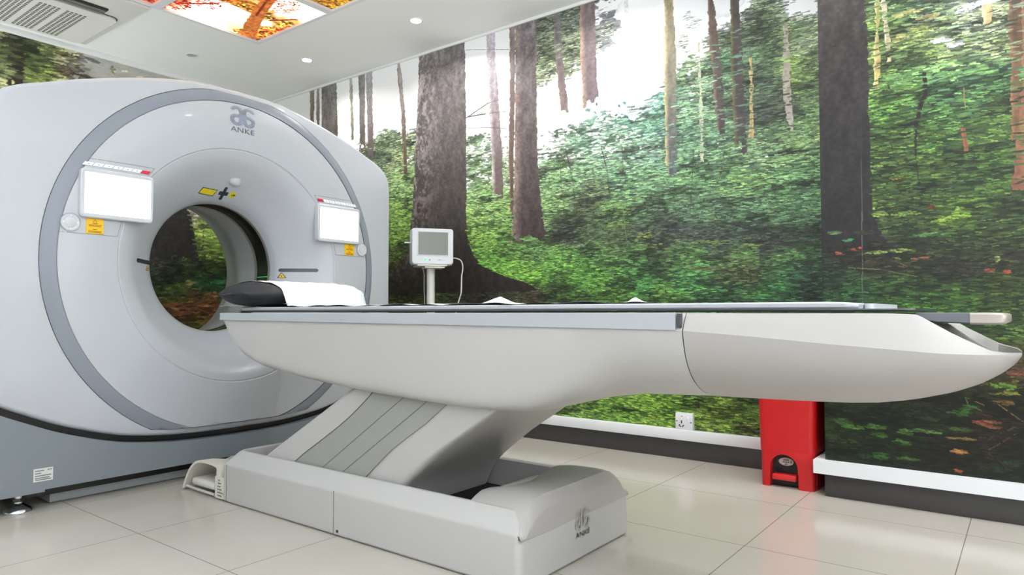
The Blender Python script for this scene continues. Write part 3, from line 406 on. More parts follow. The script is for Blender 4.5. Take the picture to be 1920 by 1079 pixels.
# ------------------------------------------------------------------ wall uplighters added to brighten the ceiling, none in view
UZ = .95
def added_uplight(x, y, rz, label, k=1.0, hw=.5):
    t = thing('added_uplighter', label, 'added wall lamp', (x, y, UZ), 'added wall uplighters')
    c, s_ = math.cos(rz), math.sin(rz)          # local +x points into the room
    pts = [(0, 0), (.16, .05), (.17, .07), (.15, .07), (.01, .02), (0, .07)]
    b_ = NB(); loft(b_, [[(x + a * c - w * s_, y + a * s_ + w * c, UZ + h) for a, h in pts] for w in (-hw, hw)])
    link('shade', b_, mat('added_uplighter_white', (225, 225, 225), .4), t)
    l = bpy.data.lights.new('tube', 'AREA'); l.shape = 'RECTANGLE'; l.size = .10; l.size_y = hw * 1.9; l.energy = ADDED_UPLIGHT_W * k; l.color = (.90, .95, 1); l.spread = math.radians(150)
    o = bpy.data.objects.new('tube', l); COL.objects.link(o); o.parent = t; o.location = (.09 * c, .09 * s_, .09)
    o.rotation_euler = (Vector((.12 * c, .12 * s_, 1.0))).to_track_quat('-Z', 'Y').to_euler() if abs(c) > .5 else (Vector((.12 * c, .12 * s_, 1.0))).to_track_quat('-Z', 'X').to_euler()
for y, k in ((-1.0, 1.2), (.9, 1.1), (2.8, .6), (4.6, .8)): added_uplight(X0, y, 0, 'added white uplighter on the left wall, outside the picture', k)
for x in (.2, 2.2): added_uplight(x, Y0, PI / 2, 'added white uplighter on the wall behind the viewer', 1.4)
added_uplight(XP, -.42, PI, 'added white uplighter on the wall pier, outside the picture', .4, .35)
added_uplight(.5, YB, -PI / 2, 'added white uplighter on the back wall, left of the scanner', .15)
for x in (1.70, 2.15): added_uplight(x, YB, -PI / 2, 'added white uplighter on the back wall, hidden behind the scanner', .06, .3)

# ------------------------------------------------------------------ ceiling air conditioner
t = thing('ceiling_air_conditioner', 'white ceiling air conditioner cassette with a perforated intake grille', 'air conditioner', (1.5, 4.9, ZC))
ac = mat('ac_plastic', (222, 220, 214), .45)
ax0, ax1, ay0, ay1 = 1.02, 2.0, 4.40, 5.36
link('outer_panel', box(NB(), ax0, ax1, ay0, ay1, ZC - .018, ZC, .006), ac, t)
pb = NB(); prism(pb, rrect(ax0 + .05, ax1 - .055, ay0 + .30, ay1 - .03, .05), lambda p: (p[0], p[1], ZC - .034), lambda p: (p[0], p[1], ZC - .016))
link('front_panel', pb, ac, t)
dark = mat('dark_slot', (40, 38, 36), .6)
link('air_outlet', box(NB(), ax0 + .06, 1.84, 4.60, 4.675, ZC - .030, ZC - .017), dark, t, smooth=False)
lv = NB()
for k in range(2): box(lv, ax0 + .07, 1.83, 4.612 + .03 * k, 4.632 + .03 * k, ZC - .040, ZC - .030, .003)
link('louvre', lv, mat('ac_louvre', (120, 116, 110), .4), t)
gb = prism(NB(), rrect(ax0 + .045, ax1 - .05, ay0 + .295, ay1 - .025, .052), lambda p: (p[0], p[1], ZC - .024), lambda p: (p[0], p[1], ZC - .017))
link('shadow_gap', gb, mat('ac_gap', (95, 92, 88), .6), t)
gr = NB()
nx, ny = 30, 17
for i in range(nx):
    for j in range(ny):
        x = 1.08 + (1.82 - 1.08) * (i + .5) / nx; y = 4.79 + (5.30 - 4.79) * (j + .5) / ny
        if i % 6 == 5: continue
        box(gr, x - .008, x + .008, y - .010, y + .010, ZC - .0352, ZC - .0335)
link('intake_grille', gr, mat('grille_dark', (112, 108, 104), .6), t, smooth=False)
link('catch', box(NB(), 1.925, 1.945, 4.72, 4.75, ZC - .024, ZC - .017), dark, t, smooth=False)

# ------------------------------------------------------------------ CT gantry
CX, CZ, YF = 1.93, 1.045, 3.22
scan = thing('ct_scanner', 'large white ring shaped CT scanner with a grey arc band and lit side screens', 'scanner', (CX, 3.65, 0))
gw = mat('scanner_white', (188, 190, 196), .32, noise=.012, nscale=3, coat=.15); gband = mat('scanner_band', (134, 139, 149), .35, noise=.03); ggrey = mat('scanner_base_grey', (124, 130, 137), .35, noise=.05, nscale=4)
black = mat('gloss_black', (14, 14, 16), .25)
half = [(0, 1.950), (.19, 1.944), (.28, 1.933), (.39, 1.912), (.56, 1.868), (.74, 1.811), (.85, 1.765), (.92, 1.738), (.985, 1.700), (1.022, 1.655), (1.036, 1.60), (1.040, 1.50), (1.040, 1.1), (1.040, .70), (1.036, .58), (1.020, .49), (.985, .44), (.89, .385), (.76, .322), (.61, .272), (.47, .243), (.26, .222), (0, .217)]
hp = smooth_curve([(a, b, 0) for a, b in half], 6)
OUT = [(p.x, p.y) for p in hp] + [(-p.x * (1 + .035 * min(max((p.x - .7) / .3, 0), 1)), p.y) for p in reversed(hp[1:-1])]
NT = 240
def outline_r(th):
    c, s = math.cos(th), math.sin(th); best = 0
    for (ax, az), (bx, bz) in zip(OUT, OUT[1:] + OUT[:1]):
        az -= CZ; bz -= CZ; dx, dz = bx - ax, bz - az; den = c * dz - s * dx
        if abs(den) < 1e-9: continue
        tt = (ax * dz - az * dx) / den; q = (ax * s - az * c) / den
        if tt > 0 and -1e-6 <= q <= 1 + 1e-6: best = max(best, tt)
    return best
RO = [outline_r(2 * PI * k / NT) for k in range(NT)]
FP = [(.338, 3.462), (.341, 3.447), (.350, 3.425), (.355, 3.413), (.40, 3.362), (.44, 3.318), (.472, 3.283), (.509, 3.2428), (.54, 3.219), (.565, 3.206), (.583, 3.2005), (.588, 3.2025), (.593, 3.1965), (.64, 3.192), (.72, 3.191), (.79, 3.194), (.824, 3.199)]
def ys(R):
    return float(np.interp(R, [p[0] for p in FP] + [.885, 1.2], [p[1] for p in FP] + [3.218, 3.222]))
def ring(Rs, eps, y):
    return [(CX + min(Rs, RO[k] - eps) * math.cos(2 * PI * k / NT), y, CZ + min(Rs, RO[k] - eps) * math.sin(2 * PI * k / NT)) for k in range(NT)]
# outer cover
rings = [ring(.886, .030, 3.2185), ring(1.3, .028, 3.219)]
rings = [ring(.886, .030, 3.2185), ring(1.3, .022, 3.220), ring(1.3, .012, 3.2235), ring(1.3, .005, 3.231), ring(1.3, .001, 3.242), ring(1.3, 0, 3.26), ring(1.3, 0, 4.10), ring(1.3, .01, 4.14), ring(1.3, .04, 4.15), ring(.50, 0, 4.15)]
link('outer_cover', loft(NB(), rings, cap=False), gw, scan, ang=50)
link('accent_band', loft(NB(), [ring(.828, .034, 3.1985), ring(.832, .033, 3.1985), ring(.858, .032, 3.204), ring(.883, .031, 3.2165), ring(.8845, .030, 3.222)], cap=False), gband, scan, 'grey arc band', ang=40)
link('front_cover', loft(NB(), [ring(r, .036, y) for r, y in FP] + [ring(.8262, .035, 3.203), ring(.8275, .0345, 3.2035)], cap=False), gw, scan, ang=25)
# bore: grey rims, black scan window, flared white tunnel
def circ(R, y, n=120): return [(CX + R * math.cos(2 * PI * k / n), y, CZ + R * math.sin(2 * PI * k / n)) for k in range(n)]
rim = mat('bore_rim_grey', (140, 138, 134), .4)
link('bore_rim', loft(NB(), [circ(.338, 3.458), circ(.339, 3.466), circ(.339, 3.482)], cap=False), rim, scan, 'grey rim')
win = link('scan_window', loft(NB(), [circ(.340, 3.480), circ(.3415, 3.485), circ(.3415, 3.585), circ(.340, 3.590)], cap=False), black, scan, 'glossy black ring window')
link('bore_rim', loft(NB(), [circ(.339, 3.588), circ(.339, 3.612), circ(.341, 3.616)], cap=False), rim, scan, 'grey rim')
link('rear_tunnel', loft(NB(), [circ(.340, 3.612), circ(.345, 3.66), circ(.352, 3.76), circ(.365, 3.86), circ(.368, 3.864), circ(.395, 3.98), circ(.43, 4.07), circ(.47, 4.13), circ(.505, 4.151)], cap=False), gw, scan)
# grey laser line glowing across the window
# base cradle: follows the arc of the cover with a dark gap
low = [(p[0], p[1]) for p in OUT if p[1] < .64]
rt_side = sorted([p for p in low], key=lambda p: p[0])
gap = .026
arc = []
for i, p in enumerate(rt_side):
    a = rt_side[max(i - 1, 0)]; b = rt_side[min(i + 1, len(rt_side) - 1)]; d = Vector((b[0] - a[0], b[1] - a[1])).normalized(); nrm = (d.y, -d.x)
    arc.append((p[0] + nrm[0] * gap, p[1] + nrm[1] * gap))
arc = [(min(max(a, -1.10), 1.04), z) for a, z in arc if a <= 1.06 and a >= -1.12]
poly = arc + [(1.04, .084), (-.845, .084), (-.845, .075), (-1.10, .075)]
poly = [(-1.10, .62)] + poly[:] if poly[0][0] > -1.099 else poly
def pr(bm, poly, y0, y1, bev=.0):
    return loft(bm, [[(CX + x, y0 + .006, z) for x, z in [((x * .998), z - .002 if z > .2 else z + .002) for x, z in poly]], [(CX + x, y0, z - .006 if z > .2 else z + .004) for x, z in poly], ] if False else [[(CX + x, y0, z) for x, z in poly], [(CX + x, y1, z) for x, z in poly]])
base = link('base_cover', pr(NB(), poly, 3.205, 4.13), ggrey, scan, 'grey base cover', ang=30)
sl = [(a, z) for a, z in rt_side]; sl2 = [(a, z + .03) for a, z in rt_side]
bmx = NB(); loft(bmx, [[(CX + a * .985, 3.245, z + .03) for a, z in rt_side], [(CX + a * 1.0, 3.245, z - .03) for a, z in rt_side]], closed=False, cap=False)
loft(bmx, [[(CX + a * 1.0, 3.245, z - .03) for a, z in rt_side], [(CX + a * 1.0, 4.10, z - .03) for a, z in rt_side]], closed=False, cap=False)
link('seal_strip', bmx, black, scan, 'black gap seal')
link('base_skirt', box(NB(), 1.135, 2.86, 3.30, 4.05, .004, .048, .003), mat('skirt_grey', (150, 152, 155), .35), scan, 'light grey kick strip')
link('base_frame', box(NB(), 1.02, 2.92, 3.27, 4.08, .046, .10), black, scan, smooth=False)
# levelling feet
for fx in (1.012, 2.84):
    f = NB(); n = 32
    pf = [(.001, .048), (.001, .046), (.010, .044), (.018, .040), (.018, .052)]
    prof = [(.050, .0), (.052, .006), (.050, .012), (.040, .020), (.026, .028), (.014, .036), (.013, .085)]
    loft(f, [[(fx + r * math.cos(2 * PI * k / n), 3.262 + r * math.sin(2 * PI * k / n), z) for k in range(n)] for r, z in prof])
    ft = link('levelling_foot', f, chrome, scan, 'chrome screw foot')
    link('lock_nut', cyl(NB(), (fx, 3.262, .050), .021, .021, .012, n=6), mat('dark_steel', (70, 70, 72), .35, .8), ft)
# rating label on the base
rl = link('rating_label', box(NB(), 1.043, 1.112, 3.2035, 3.2055, .120, .172), mat('label_paper', (214, 214, 208), .5), scan, 'white rating label', smooth=False)
lb = NB()
for k, (a, b, z) in enumerate(((1.048, 1.080, .163), (1.048, 1.070, .153), (1.048, 1.106, .143), (1.048, 1.100, .134), (1.050, 1.106, .127), (1.092, 1.099, .164), (1.101, 1.108, .164))): box(lb, a, b, 3.2030, 3.2036, z - .0022, z + .0022)
link('label_print', lb, mat('label_ink', (120, 122, 124), .5), rl, smooth=False)

# emblem and lettering
ink = mat('emblem_ink', (140, 146, 164), .45); ink2 = mat('emblem_ink_dark', (118, 124, 146), .45)
def emblem(place, W, H, m1, m2, parent, solid=False):
    """two mirrored hatched strokes; place maps (a, b) metres on the surface to the world"""
    pth = smooth_curve([(-.46, .80, 0), (-.40, .90, 0), (-.27, .98, 0), (-.14, .94, 0), (-.075, .82, 0), (-.065, .62, 0), (-.065, .40, 0), (-.085, .22, 0), (-.15, .09, 0), (-.26, .06, 0), (-.37, .11, 0), (-.43, .23, 0), (-.44, .36, 0), (-.38, .47, 0), (-.26, .51, 0), (-.13, .51, 0)], 10)
    wd = .092
    for s in (-1, 1):
        bm = NB()
        for i in range(len(pth) - 1):
            a, b = pth[i], pth[i + 1]; d = (b - a); L = d.length
            if L < 1e-5: continue
            nrm = Vector((-d.y, d.x, 0)).normalized(); f = i / len(pth)
            stem_ = .32 < f < .72
            duty = 1.0 if (solid or stem_) else .58
            b2 = a + d * duty
            sk = nrm * wd * (.8 if f < .06 else 1)
            q = [a - sk, a + sk, b2 + sk, b2 - sk]
            vs = [bm.verts.new(place(-s * v.x * W, v.y * H)) for v in q]
            try: bm.faces.new(vs)
            except ValueError: pass
        link('emblem', bm, m1, parent, smooth=False)
    me = text_mesh('ANKE', 1.0); xs = [v.co.x for v in me.vertices]; ysv = [v.co.y for v in me.vertices]
    x0, x1, y0, y1 = min(xs), max(xs), min(ysv), max(ysv)
    for v in me.vertices:
        v.co = place((( v.co.x - x0) / (x1 - x0) - .5) * W, ((v.co.y - y0) / (y1 - y0) - 1) * H * .27 - H * .10)
    link('lettering', me, m2, parent, smooth=False)
logo = link('brand_mark', box(NB(), 1.9239, 1.9241, 3.1915, 3.192, 1.79, 1.7902), ink, scan, 'grey two-loop emblem with lettering', smooth=False)
emblem(lambda a, b: Vector((1.924 + a, ys(math.hypot(1.924 + a - CX, 1.758 + b - CZ)) - .0012, 1.758 + b)), .132, .094, ink, ink2, logo)

# control panels on both sides of the bore
white_key = mat('key_white', (246, 247, 250), .3); bez = mat('bezel_white', (206, 207, 211), .28); red_key = mat('stop_red', (205, 30, 62), .35)
yel = mat('warning_yellow', (245, 190, 20), .45); yink = mat('warning_ink', (120, 90, 20), .5); line_m = mat('seam_grey', (140, 142, 150), .5)
scr_m = mat('screen_glow', (250, 252, 255), .4, emit=SCREEN_STRENGTH)
def quad(bm, pts, y):   # thin slab standing proud of the face
    loft(bm, [[(x, y, z) for x, z in pts], [(x, y + .004, z) for x, z in pts]])
def stroke(bm, a, b, y, w=.0014):
    d = Vector((b[0] - a[0], b[1] - a[1])).normalized(); n = Vector((-d.y, d.x)) * w
    quad(bm, [(a[0] - n.x, a[1] - n.y), (a[0] + n.x, a[1] + n.y), (b[0] + n.x, b[1] + n.y), (b[0] - n.x, b[1] - n.y)], y)
def surf_y(x, z): return ys(math.hypot(x - CX, z - CZ))
for s, side in ((-1, 'left'), (1, 'right')):
    mx = lambda d: CX + s * d        # d: distance outward from the bore axis
    dp = NB(); pts = rrect(min(mx(.452), mx(.752)), max(mx(.452), mx(.752)), 1.208, 1.420, .018)
    loft(dp, [[(x, 3.205, z) for x, z in pts], [(x, 3.176, z) for x, z in pts], [(x + (.004 if x < mx(.6) else -.004), 3.172, z + (.004 if z < 1.31 else -.004)) for x, z in pts]])
    P = link('display', dp, bez, scan, 'raised white screen housing left of the bore' if s < 0 else 'raised white screen housing right of the bore')
    sc = NB(); pts = rrect(min(mx(.466), mx(.737)), max(mx(.466), mx(.737)), 1.226, 1.402, .004)
    loft(sc, [[(x, 3.174, z) for x, z in pts], [(x, 3.1712, z) for x, z in pts]]); link('screen', sc, scr_m, P, 'lit white screen', smooth=False)
    if s > 0:
        for zz in (1.356, 1.326, 1.300):
            tx = NB(); box(tx, mx(.63), mx(.645), 3.1706, 3.171, zz - .002, zz + .002)
            link('screen_text', tx, mat('screen_text', (225, 228, 232), .5, emit=1.6), P, smooth=False)
    # key strip: seven slanted keys, the inner one red
    for k in range(7):
        d0 = .468 + k * .0395; e = .010; pts = [(mx(d0), 1.434), (mx(d0 + .036), 1.434), (mx(d0 + .036 - e), 1.449), (mx(d0 - e), 1.449)]
        kb = NB(); y = min(surf_y(mx(d0), 1.44), 3.196) - .003; quad(kb, pts, y)
        key = link('stop_button' if k == 0 else 'key', kb, red_key if k == 0 else white_key, P, 'red slanted button' if k == 0 else None, smooth=False)
        if k: box_ = NB(); box(box_, mx(d0 + .012) - .0025, mx(d0 + .012) + .0025, y - .0008, y, 1.4395, 1.4425); link('key_symbol', box_, mat('key_ink', (120, 124, 134), .5) if k < 4 else line_m, P, smooth=False)
    L = [((.440, 1.466), (.712, 1.466)), ((.440, 1.466), (.468, 1.428)), ((.594, 1.139), (.822, 1.139)), ((.594, 1.139), (.578, 1.206))]
    for (a, za), (b, zb) in L:
        n = 8; g = NB()
        for i in range(n):
            p = (mx(a + (b - a) * i / n), za + (zb - za) * i / n); q = (mx(a + (b - a) * (i + 1) / n), za + (zb - za) * (i + 1) / n)
            stroke(g, p, q, surf_y((p[0] + q[0]) / 2, (p[1] + q[1]) / 2) - .0012, .0009)
        link('panel_seam', g, line_m, scan, smooth=False)
    w = NB(); quad(w, [(mx(.654), 1.141), (mx(.722), 1.141), (mx(.722), 1.206), (mx(.654), 1.206)], 3.1885)
    ws = link('warning_sticker', w, yel, scan, 'yellow warning sticker', smooth=False)
    wi = NB(); c = mx(.688)
    for a, z, hw in ((0, 1.186, .009), (0, 1.179, .026), (0, 1.174, .024), (0, 1.160, .008), (0, 1.152, .026), (0, 1.147, .026)): box(wi, c + a - hw, c + a + hw, 3.1878, 3.1886, z - .0012, z + .0012)
    stroke(wi, (c - .008, 1.190), (c, 1.203), 3.1878, .0008); stroke(wi, (c + .008, 1.190), (c, 1.203), 3.1878, .0008)
    link('sticker_print', wi, yink, ws, smooth=False)
    dl = NB(); cx_, cz_ = mx(.782), 1.182
    loft(dl, [[(cx_ + r * math.cos(2 * PI * k / 40), y, cz_ + r * math.sin(2 * PI * k / 40)) for k in range(40)] for r, y in ((.037, 3.197), (.0365, 3.1892), (.030, 3.188), (.024, 3.190), (.018, 3.188), (.002, 3.188))])
    pad = link('control_pad', dl, bez, scan, 'round white direction pad')
    rg = NB(); loft(rg, [[(cx_ + r * math.cos(2 * PI * k / 40), 3.1876, cz_ + r * math.sin(2 * PI * k / 40)) for k in range(40)] for r in (.0365, .0385)], cap=False)
    link('pad_outline', rg, line_m, pad, smooth=False)
    ar = NB()
    for k in range(4):
        ar = NB(); a = k * PI / 2; quad(ar, [(cx_ + .027 * math.cos(a) + .005 * math.cos(a + q), cz_ + .027 * math.sin(a) + .005 * math.sin(a + q)) for q in (0, 2.1, 4.2)], 3.1868)
        link('arrow', ar, white_key, pad, smooth=False)
# laser slots that follow the funnel, with little warning triangles
def funnel_strip(bm, pts, w, off=.0015, n=24):
    """pts in (x, z); ribbon laid on the front cover"""
    C = smooth_curve([(a, b, 0) for a, b in pts], n); rows = []
    for i, p in enumerate(C):
        d = (C[min(i + 1, len(C) - 1)] - C[max(i - 1, 0)]).normalized(); nr = Vector((-d.y, d.x, 0)); f = i / (len(C) - 1); ww = w * min(1, math.sqrt(max(1e-3, min(f, 1 - f) * 14)))
        rows.append([(p.x + nr.x * k * ww, surf_y(p.x + nr.x * k * ww, p.y + nr.y * k * ww) - off, p.y + nr.y * k * ww) for k in (-1, -.33, .33, 1)])
    loft(bm, rows, closed=False, cap=False)
slot_m = mat('slot_black', (30, 30, 32), .2)
for a, b in ((-.472, -.343), (.358, .509)):
    link('laser_slot', (lambda q: (funnel_strip(q, [(CX + a, 1.046), (CX + (a + b) / 2, 1.046), (CX + b, 1.046)], .0098), q)[1])(NB()), slot_m, scan, 'black laser slot')
q = NB(); funnel_strip(q, [(CX - .026, CZ + .387), (CX, CZ + .387), (CX + .026, CZ + .387)], .0085); funnel_strip(q, [(CX, CZ + .357), (CX, CZ + .387), (CX, CZ + .417)], .0085)
link('laser_slot', q, slot_m, scan, 'black cross shaped laser slot')
def tri(cx_, cz_, r, base):
    b1 = NB(); b1.faces.new([b1.verts.new((cx_ + r * math.cos(a), surf_y(cx_ + r * math.cos(a), cz_ + r * math.sin(a)) - .0012, cz_ + r * math.sin(a))) for a in (PI / 2, PI / 2 + 2.094, PI / 2 + 4.189)])
    o = link('warning_triangle', b1, slot_m, scan, 'small yellow warning triangle', smooth=False)
    b2 = NB(); r2 = r * .72; b2.faces.new([b2.verts.new((cx_ + r2 * math.cos(a), surf_y(cx_ + r2 * math.cos(a), cz_ + r2 * math.sin(a)) - .0022, cz_ + r2 * math.sin(a))) for a in (PI / 2, PI / 2 + 2.094, PI / 2 + 4.189)])
    link('triangle_face', b2, yel, o, smooth=False)
    b3 = NB(); b3.faces.new([b3.verts.new((cx_ + r * .2 * math.cos(a), surf_y(cx_, cz_) - .0040, cz_ + r * .2 * math.sin(a))) for a in [k * PI / 4 for k in range(8)]])
    link('triangle_symbol', b3, slot_m, o, smooth=False)
tri(2.300, 1.012, .021, 0); tri(CX - .375, 1.016, .018, 0)
def patch(cx_, cz_, hw, hh, skew, off):
    bm = NB(); rows = []
    for j in range(5):
        z = cz_ - hh + 2 * hh * j / 4; rows.append([(cx_ + (-hw + 2 * hw * i / 8) + skew * (j / 4 - .5), surf_y(cx_ + (-hw + 2 * hw * i / 8) + skew * (j / 4 - .5), z) - off, z) for i in range(9)])
    return loft(bm, rows, closed=False, cap=False)
o = link('warning_sticker', patch(CX - .090, CZ + .383, .046, .0155, .012, .0014), slot_m, scan, 'yellow sticker with a black border above the bore')
link('sticker_face', patch(CX - .090, CZ + .383, .042, .0125, .011, .0024), mat('sticker_yellow', (226, 204, 20), .45), o)
b4 = NB(); n = 12
b4.faces.new([b4.verts.new((CX + .052 + .019 * math.cos(2 * PI * k / n), surf_y(CX + .052, CZ + .386) - .002 + .0175 * -math.sin(2 * PI * k / n) * .9 * 1.1, CZ + .386 + .0155 * math.sin(2 * PI * k / n))) for k in range(n)])
o = link('warning_sticker', b4, mat('sticker_yellow', (226, 204, 20), .45), scan, 'small round yellow sticker right of the cross slot', smooth=False)
b5 = NB()
for k in range(3): box(b5, CX + .044 + .008 * k, CX + .047 + .008 * k, surf_y(CX + .052, CZ + .386) - .006, surf_y(CX + .052, CZ + .386) - .003, CZ + .380, CZ + .386 + .004 * k)
link('sticker_print', b5, slot_m, o, smooth=False)
# small moulded nub above the stickers
nb_ = NB(); r = bmesh.ops.create_uvsphere(nb_, u_segments=24, v_segments=14, radius=1)
bmesh.ops.transform(nb_, matrix=Matrix.Translation((CX + .028, surf_y(CX + .028, CZ + .452) + .004, CZ + .448)) @ Matrix.Diagonal((.034, .022, .026, 1)), verts=r['verts'])
link('microphone_dome', nb_, gw, scan, 'small white dome above the bore')
# green positioning laser line where it crosses the scan window
gl = NB(); n = 14
for a in range(n): pass
rows = []
for j in range(2):
    a = math.radians(-6.0 + .45 * j); rows.append([(CX + .3408 * math.cos(a), y, CZ + .3408 * math.sin(a)) for y in (3.470, 3.50, 3.54, 3.58, 3.605)])
loft(gl, rows, closed=False, cap=False); link('laser_line', gl, mat('laser_green', (40, 230, 130), .5, emit=1.2), scan, 'thin green laser line', smooth=False)
# ------------------------------------------------------------------ patient table
TX = 1.926
tab = thing('patient_table', 'long white cantilevered scanner table on a slanted lift column with a low white floor base', 'examination table', (TX, 1.9, 0))
tw = mat('table_white', (183, 181, 179), .38, noise=.02, nscale=5, coat=.08); tw2 = mat('table_tail_white', (170, 166, 163), .45, noise=.02, nscale=5, coat=.1)
rail_g = mat('rail_grey', (172, 176, 182), .45, noise=.04, nscale=30); inlay_g = mat('inlay_grey', (150, 150, 145), .5, noise=.05, nscale=40)
groove_m = mat('groove_dark', (92, 92, 90), .6); cradle_m = mat('cradle_grey', (122, 126, 132), .45, noise=.04, nscale=30)
def I(y, t): return float(np.interp(y, [a for a, b in t], [b for a, b in t]))
ZB = [(.016, .704), (.028, .687), (.052, .666), (.089, .642), (.14, .620), (.22, .597), (.29, .585), (.36, .579), (.47, .575), (.57, .573), (.70, .571), (.906, .562), (1.025, .549), (1.10, .526), (1.18, .505), (1.26, .497), (1.5, .499), (1.95, .519), (2.3, .547), (2.53, .580), (2.61, .602), (2.67, .628), (2.72, .668), (2.76, .715), (2.79, .768)]
ZCR = [(.016, .709), (.046, .715), (.144, .718), (.25, .726), (.367, .734), (.496, .745), (.69, .757), (1.2, .762), (2.79, .770)]
WC = [(.016, .06), (.022, .12), (.035, .18), (.06, .235), (.10, .275), (.16, .302), (.25, .318), (.40, .326), (.69, .330), (1.0, .328), (2.79, .326)]
ZT = [(.016, .713), (.024, .716), (.061, .722), (.084, .734), (.129, .759), (.163, .781), (.187, .797), (.22, .800), (.69, .8005), (2.79, .8005)]
def section(y, n=44):
    zb, zc, wc, zt = I(y, ZB), I(y, ZCR), I(y, WC), I(y, ZT)
    zc = min(zc, zt - .002); zb = min(zb, zc - .003)
    f = min(max((y - .9) / .5, 0), 1); k = 2.7 + f * 11; tp = .10 * (1 - f) + .03 * f
    wt = wc - (.004 + .023 * (1 - f) * min(1, (zt - zc) / .05)); wt = max(wt, .02)
    H_ = []
    for i in range(n + 1):
        a = i / n * PI / 2; t = math.sin(a) ** (2 / k); c = math.cos(a) ** (2 / k) if a < PI / 2 - 1e-6 else 0
        H_.append((wc * (1 - tp * t) * c, zc - (zc - zb) * t))
    H_ = H_[::-1]                                   # bottom centre -> crease
    H_ += [((wc + wt) / 2 + .001, (zc + zt) / 2), (wt, zt - .003), (wt - .003, zt)]
    dip = .010 + .012 * min(max((.19 - y) / .08, 0), 1) * min(1, (zt - zb) / .08)
    H_ += [(max(wt - .030, .01), zt - .001), (max(wt - .050, .006), max(zt - dip, zb + .001)), (0, max(zt - dip * 1.15, zb + .0005))]
    left = [(-x, z) for x, z in H_]; right = [(x, z) for x, z in H_]
    pts = right + left[::-1][1:-1]
    return [(TX + x, y, z) for x, z in pts]
yt = [.016, .0175, .02, .024, .03, .04, .05, .065, .085, .105, .13, .15, .165, .18, .19, .205, .24, .29, .35, .43, .52, .60, .66, .682]
link('tail_cover', loft(NB(), [section(y) for y in yt]), tw2, tab, 'smooth boat shaped white tail', ang=28)
yb = [.685, .74, .82, .9, .97, 1.03, 1.08, 1.13, 1.18, 1.23, 1.3, 1.4, 1.6, 1.9, 2.2, 2.4, 2.53, 2.58, 2.62, 2.66, 2.70, 2.735, 2.765, 2.785, 2.79]
link('table_body', loft(NB(), [section(y) for y in yb]), tw, tab, ang=28)
for s in (-1, 1):
    r = NB(); rr = []
    for y in (2.795, 2.5, 2.0, 1.5, 1.0, .70):
        zl = I(y, [(.70, .7585), (1.5, .764), (2.79, .772)]); x0 = TX + s * .322; x1 = TX + s * .3345
        rr.append([(x0, y, .8015), (x1 - s * .002, y, .8015), (x1, y, .7995), (x1, y, zl), (x0, y, zl)])
    link('side_rail', loft(r, rr), rail_g, tab, 'grey side rail')
    link('rail_gap', box(NB(), min(TX + s * .320, TX + s * .3335), max(TX + s * .320, TX + s * .3335), .6865, .6965, .764, .7995, .001), mat('gap_dark', (60, 62, 64), .5), tab, smooth=False)
link('rail_bridge', box(NB(), TX - .325, TX + .325, 2.775, 2.795, .774, .8005, .003), rail_g, tab)
# sliding cradle on top, its tongue and handle at the tail
cr = NB(); R = []
for y in (.195, .215, .6, 1.4, 2.3, 2.70, 2.735):
    w = .252 if .2 < y < 2.72 else .235
    R.append([(TX - w, y, .8045), (TX - w - .004, y, .8075), (TX - w, y, .8105), (TX + w, y, .8105), (TX + w + .004, y, .8075), (TX + w, y, .8045)])
link('cradle', loft(cr, R), mat('cradle_dark', (42, 44, 50), .4), tab, 'dark sliding cradle')
tg = NB(); R = []
for y, w, a, b in ((.60, .200, .797, .8015), (.22, .200, .790, .8015), (.16, .200, .780, .8015), (.105, .198, .778, .8015), (.100, .198, .7778, .8013)): R.append([(TX - w, y, b - .002), (TX - w + .004, y, b), (TX + w - .004, y, b), (TX + w, y, b - .002), (TX + w, y, a + .003), (TX + w - .008, y, a), (TX - w + .008, y, a), (TX - w, y, a + .003)])
link('tongue', loft(tg, R), mat('tongue_grey', (96, 98, 104), .4), tab, 'dark grey tongue past the tail')
hd = NB(); R = []
for y, w, d in ((.1005, .200, 0), (.060, .200, 0), (.047, .197, .0005), (.040, .190, .002), (.0365, .180, .004), (.0355, .170, .006)): 
    a, b = .7765 + d, .8015 - d
    R.append([(TX - w, y, b - .004), (TX - w + .005, y, b), (TX + w - .005, y, b), (TX + w, y, b - .004), (TX + w, y, a + .004), (TX + w - .006, y, a), (TX - w + .006, y, a), (TX - w, y, a + .004)])
link('handle', loft(hd, R), mat('handle_champagne', (168, 160, 152), .35, .25), tab, 'champagne grey rounded handle')
# lift column: slanted prism with a grey inlay
prof = smooth_curve([(2.72, .10, 0), (2.537, .22, 0), (2.28, .37, 0), (2.016, .525, 0), (1.93, .575, 0)], 4) + smooth_curve([(1.17, .575, 0), (1.25, .545, 0), (1.367, .470, 0), (1.46, .408, 0), (1.553, .347, 0), (1.640, .280, 0), (1.705, .225, 0), (1.750, .170, 0), (1.784, .105, 0)], 4)
lc = NB(); P2 = [(p.x, p.y) for p in prof]
cy_, cz_ = 1.9, .33
def inset(p, k):
    d = Vector((cy_ - p[0], cz_ - p[1])); d.normalize(); return (p[0] + d.x * k, p[1] + d.y * k)
R = []
for x, k in ((1.665, .030), (1.667, .018), (1.673, .008), (1.682, .002), (1.695, 0), (2.165, 0), (2.178, .002), (2.187, .008), (2.193, .018), (2.195, .030)):
    R.append([(x, *inset(p, k)) for p in P2])
link('lift_column', loft(lc, R), tw, tab, ang=40)
inp = smooth_curve([(2.46, .12, 0), (2.319, .226, 0), (2.19, .305, 0), (2.059, .385, 0), (1.96, .455, 0), (1.869, .53, 0)], 4) + [Vector(p) for p in ((1.49, .53, 0), (1.62, .432, 0), (1.785, .326, 0), (1.845, .275, 0), (1.909, .221, 0), (2.03, .12, 0))]
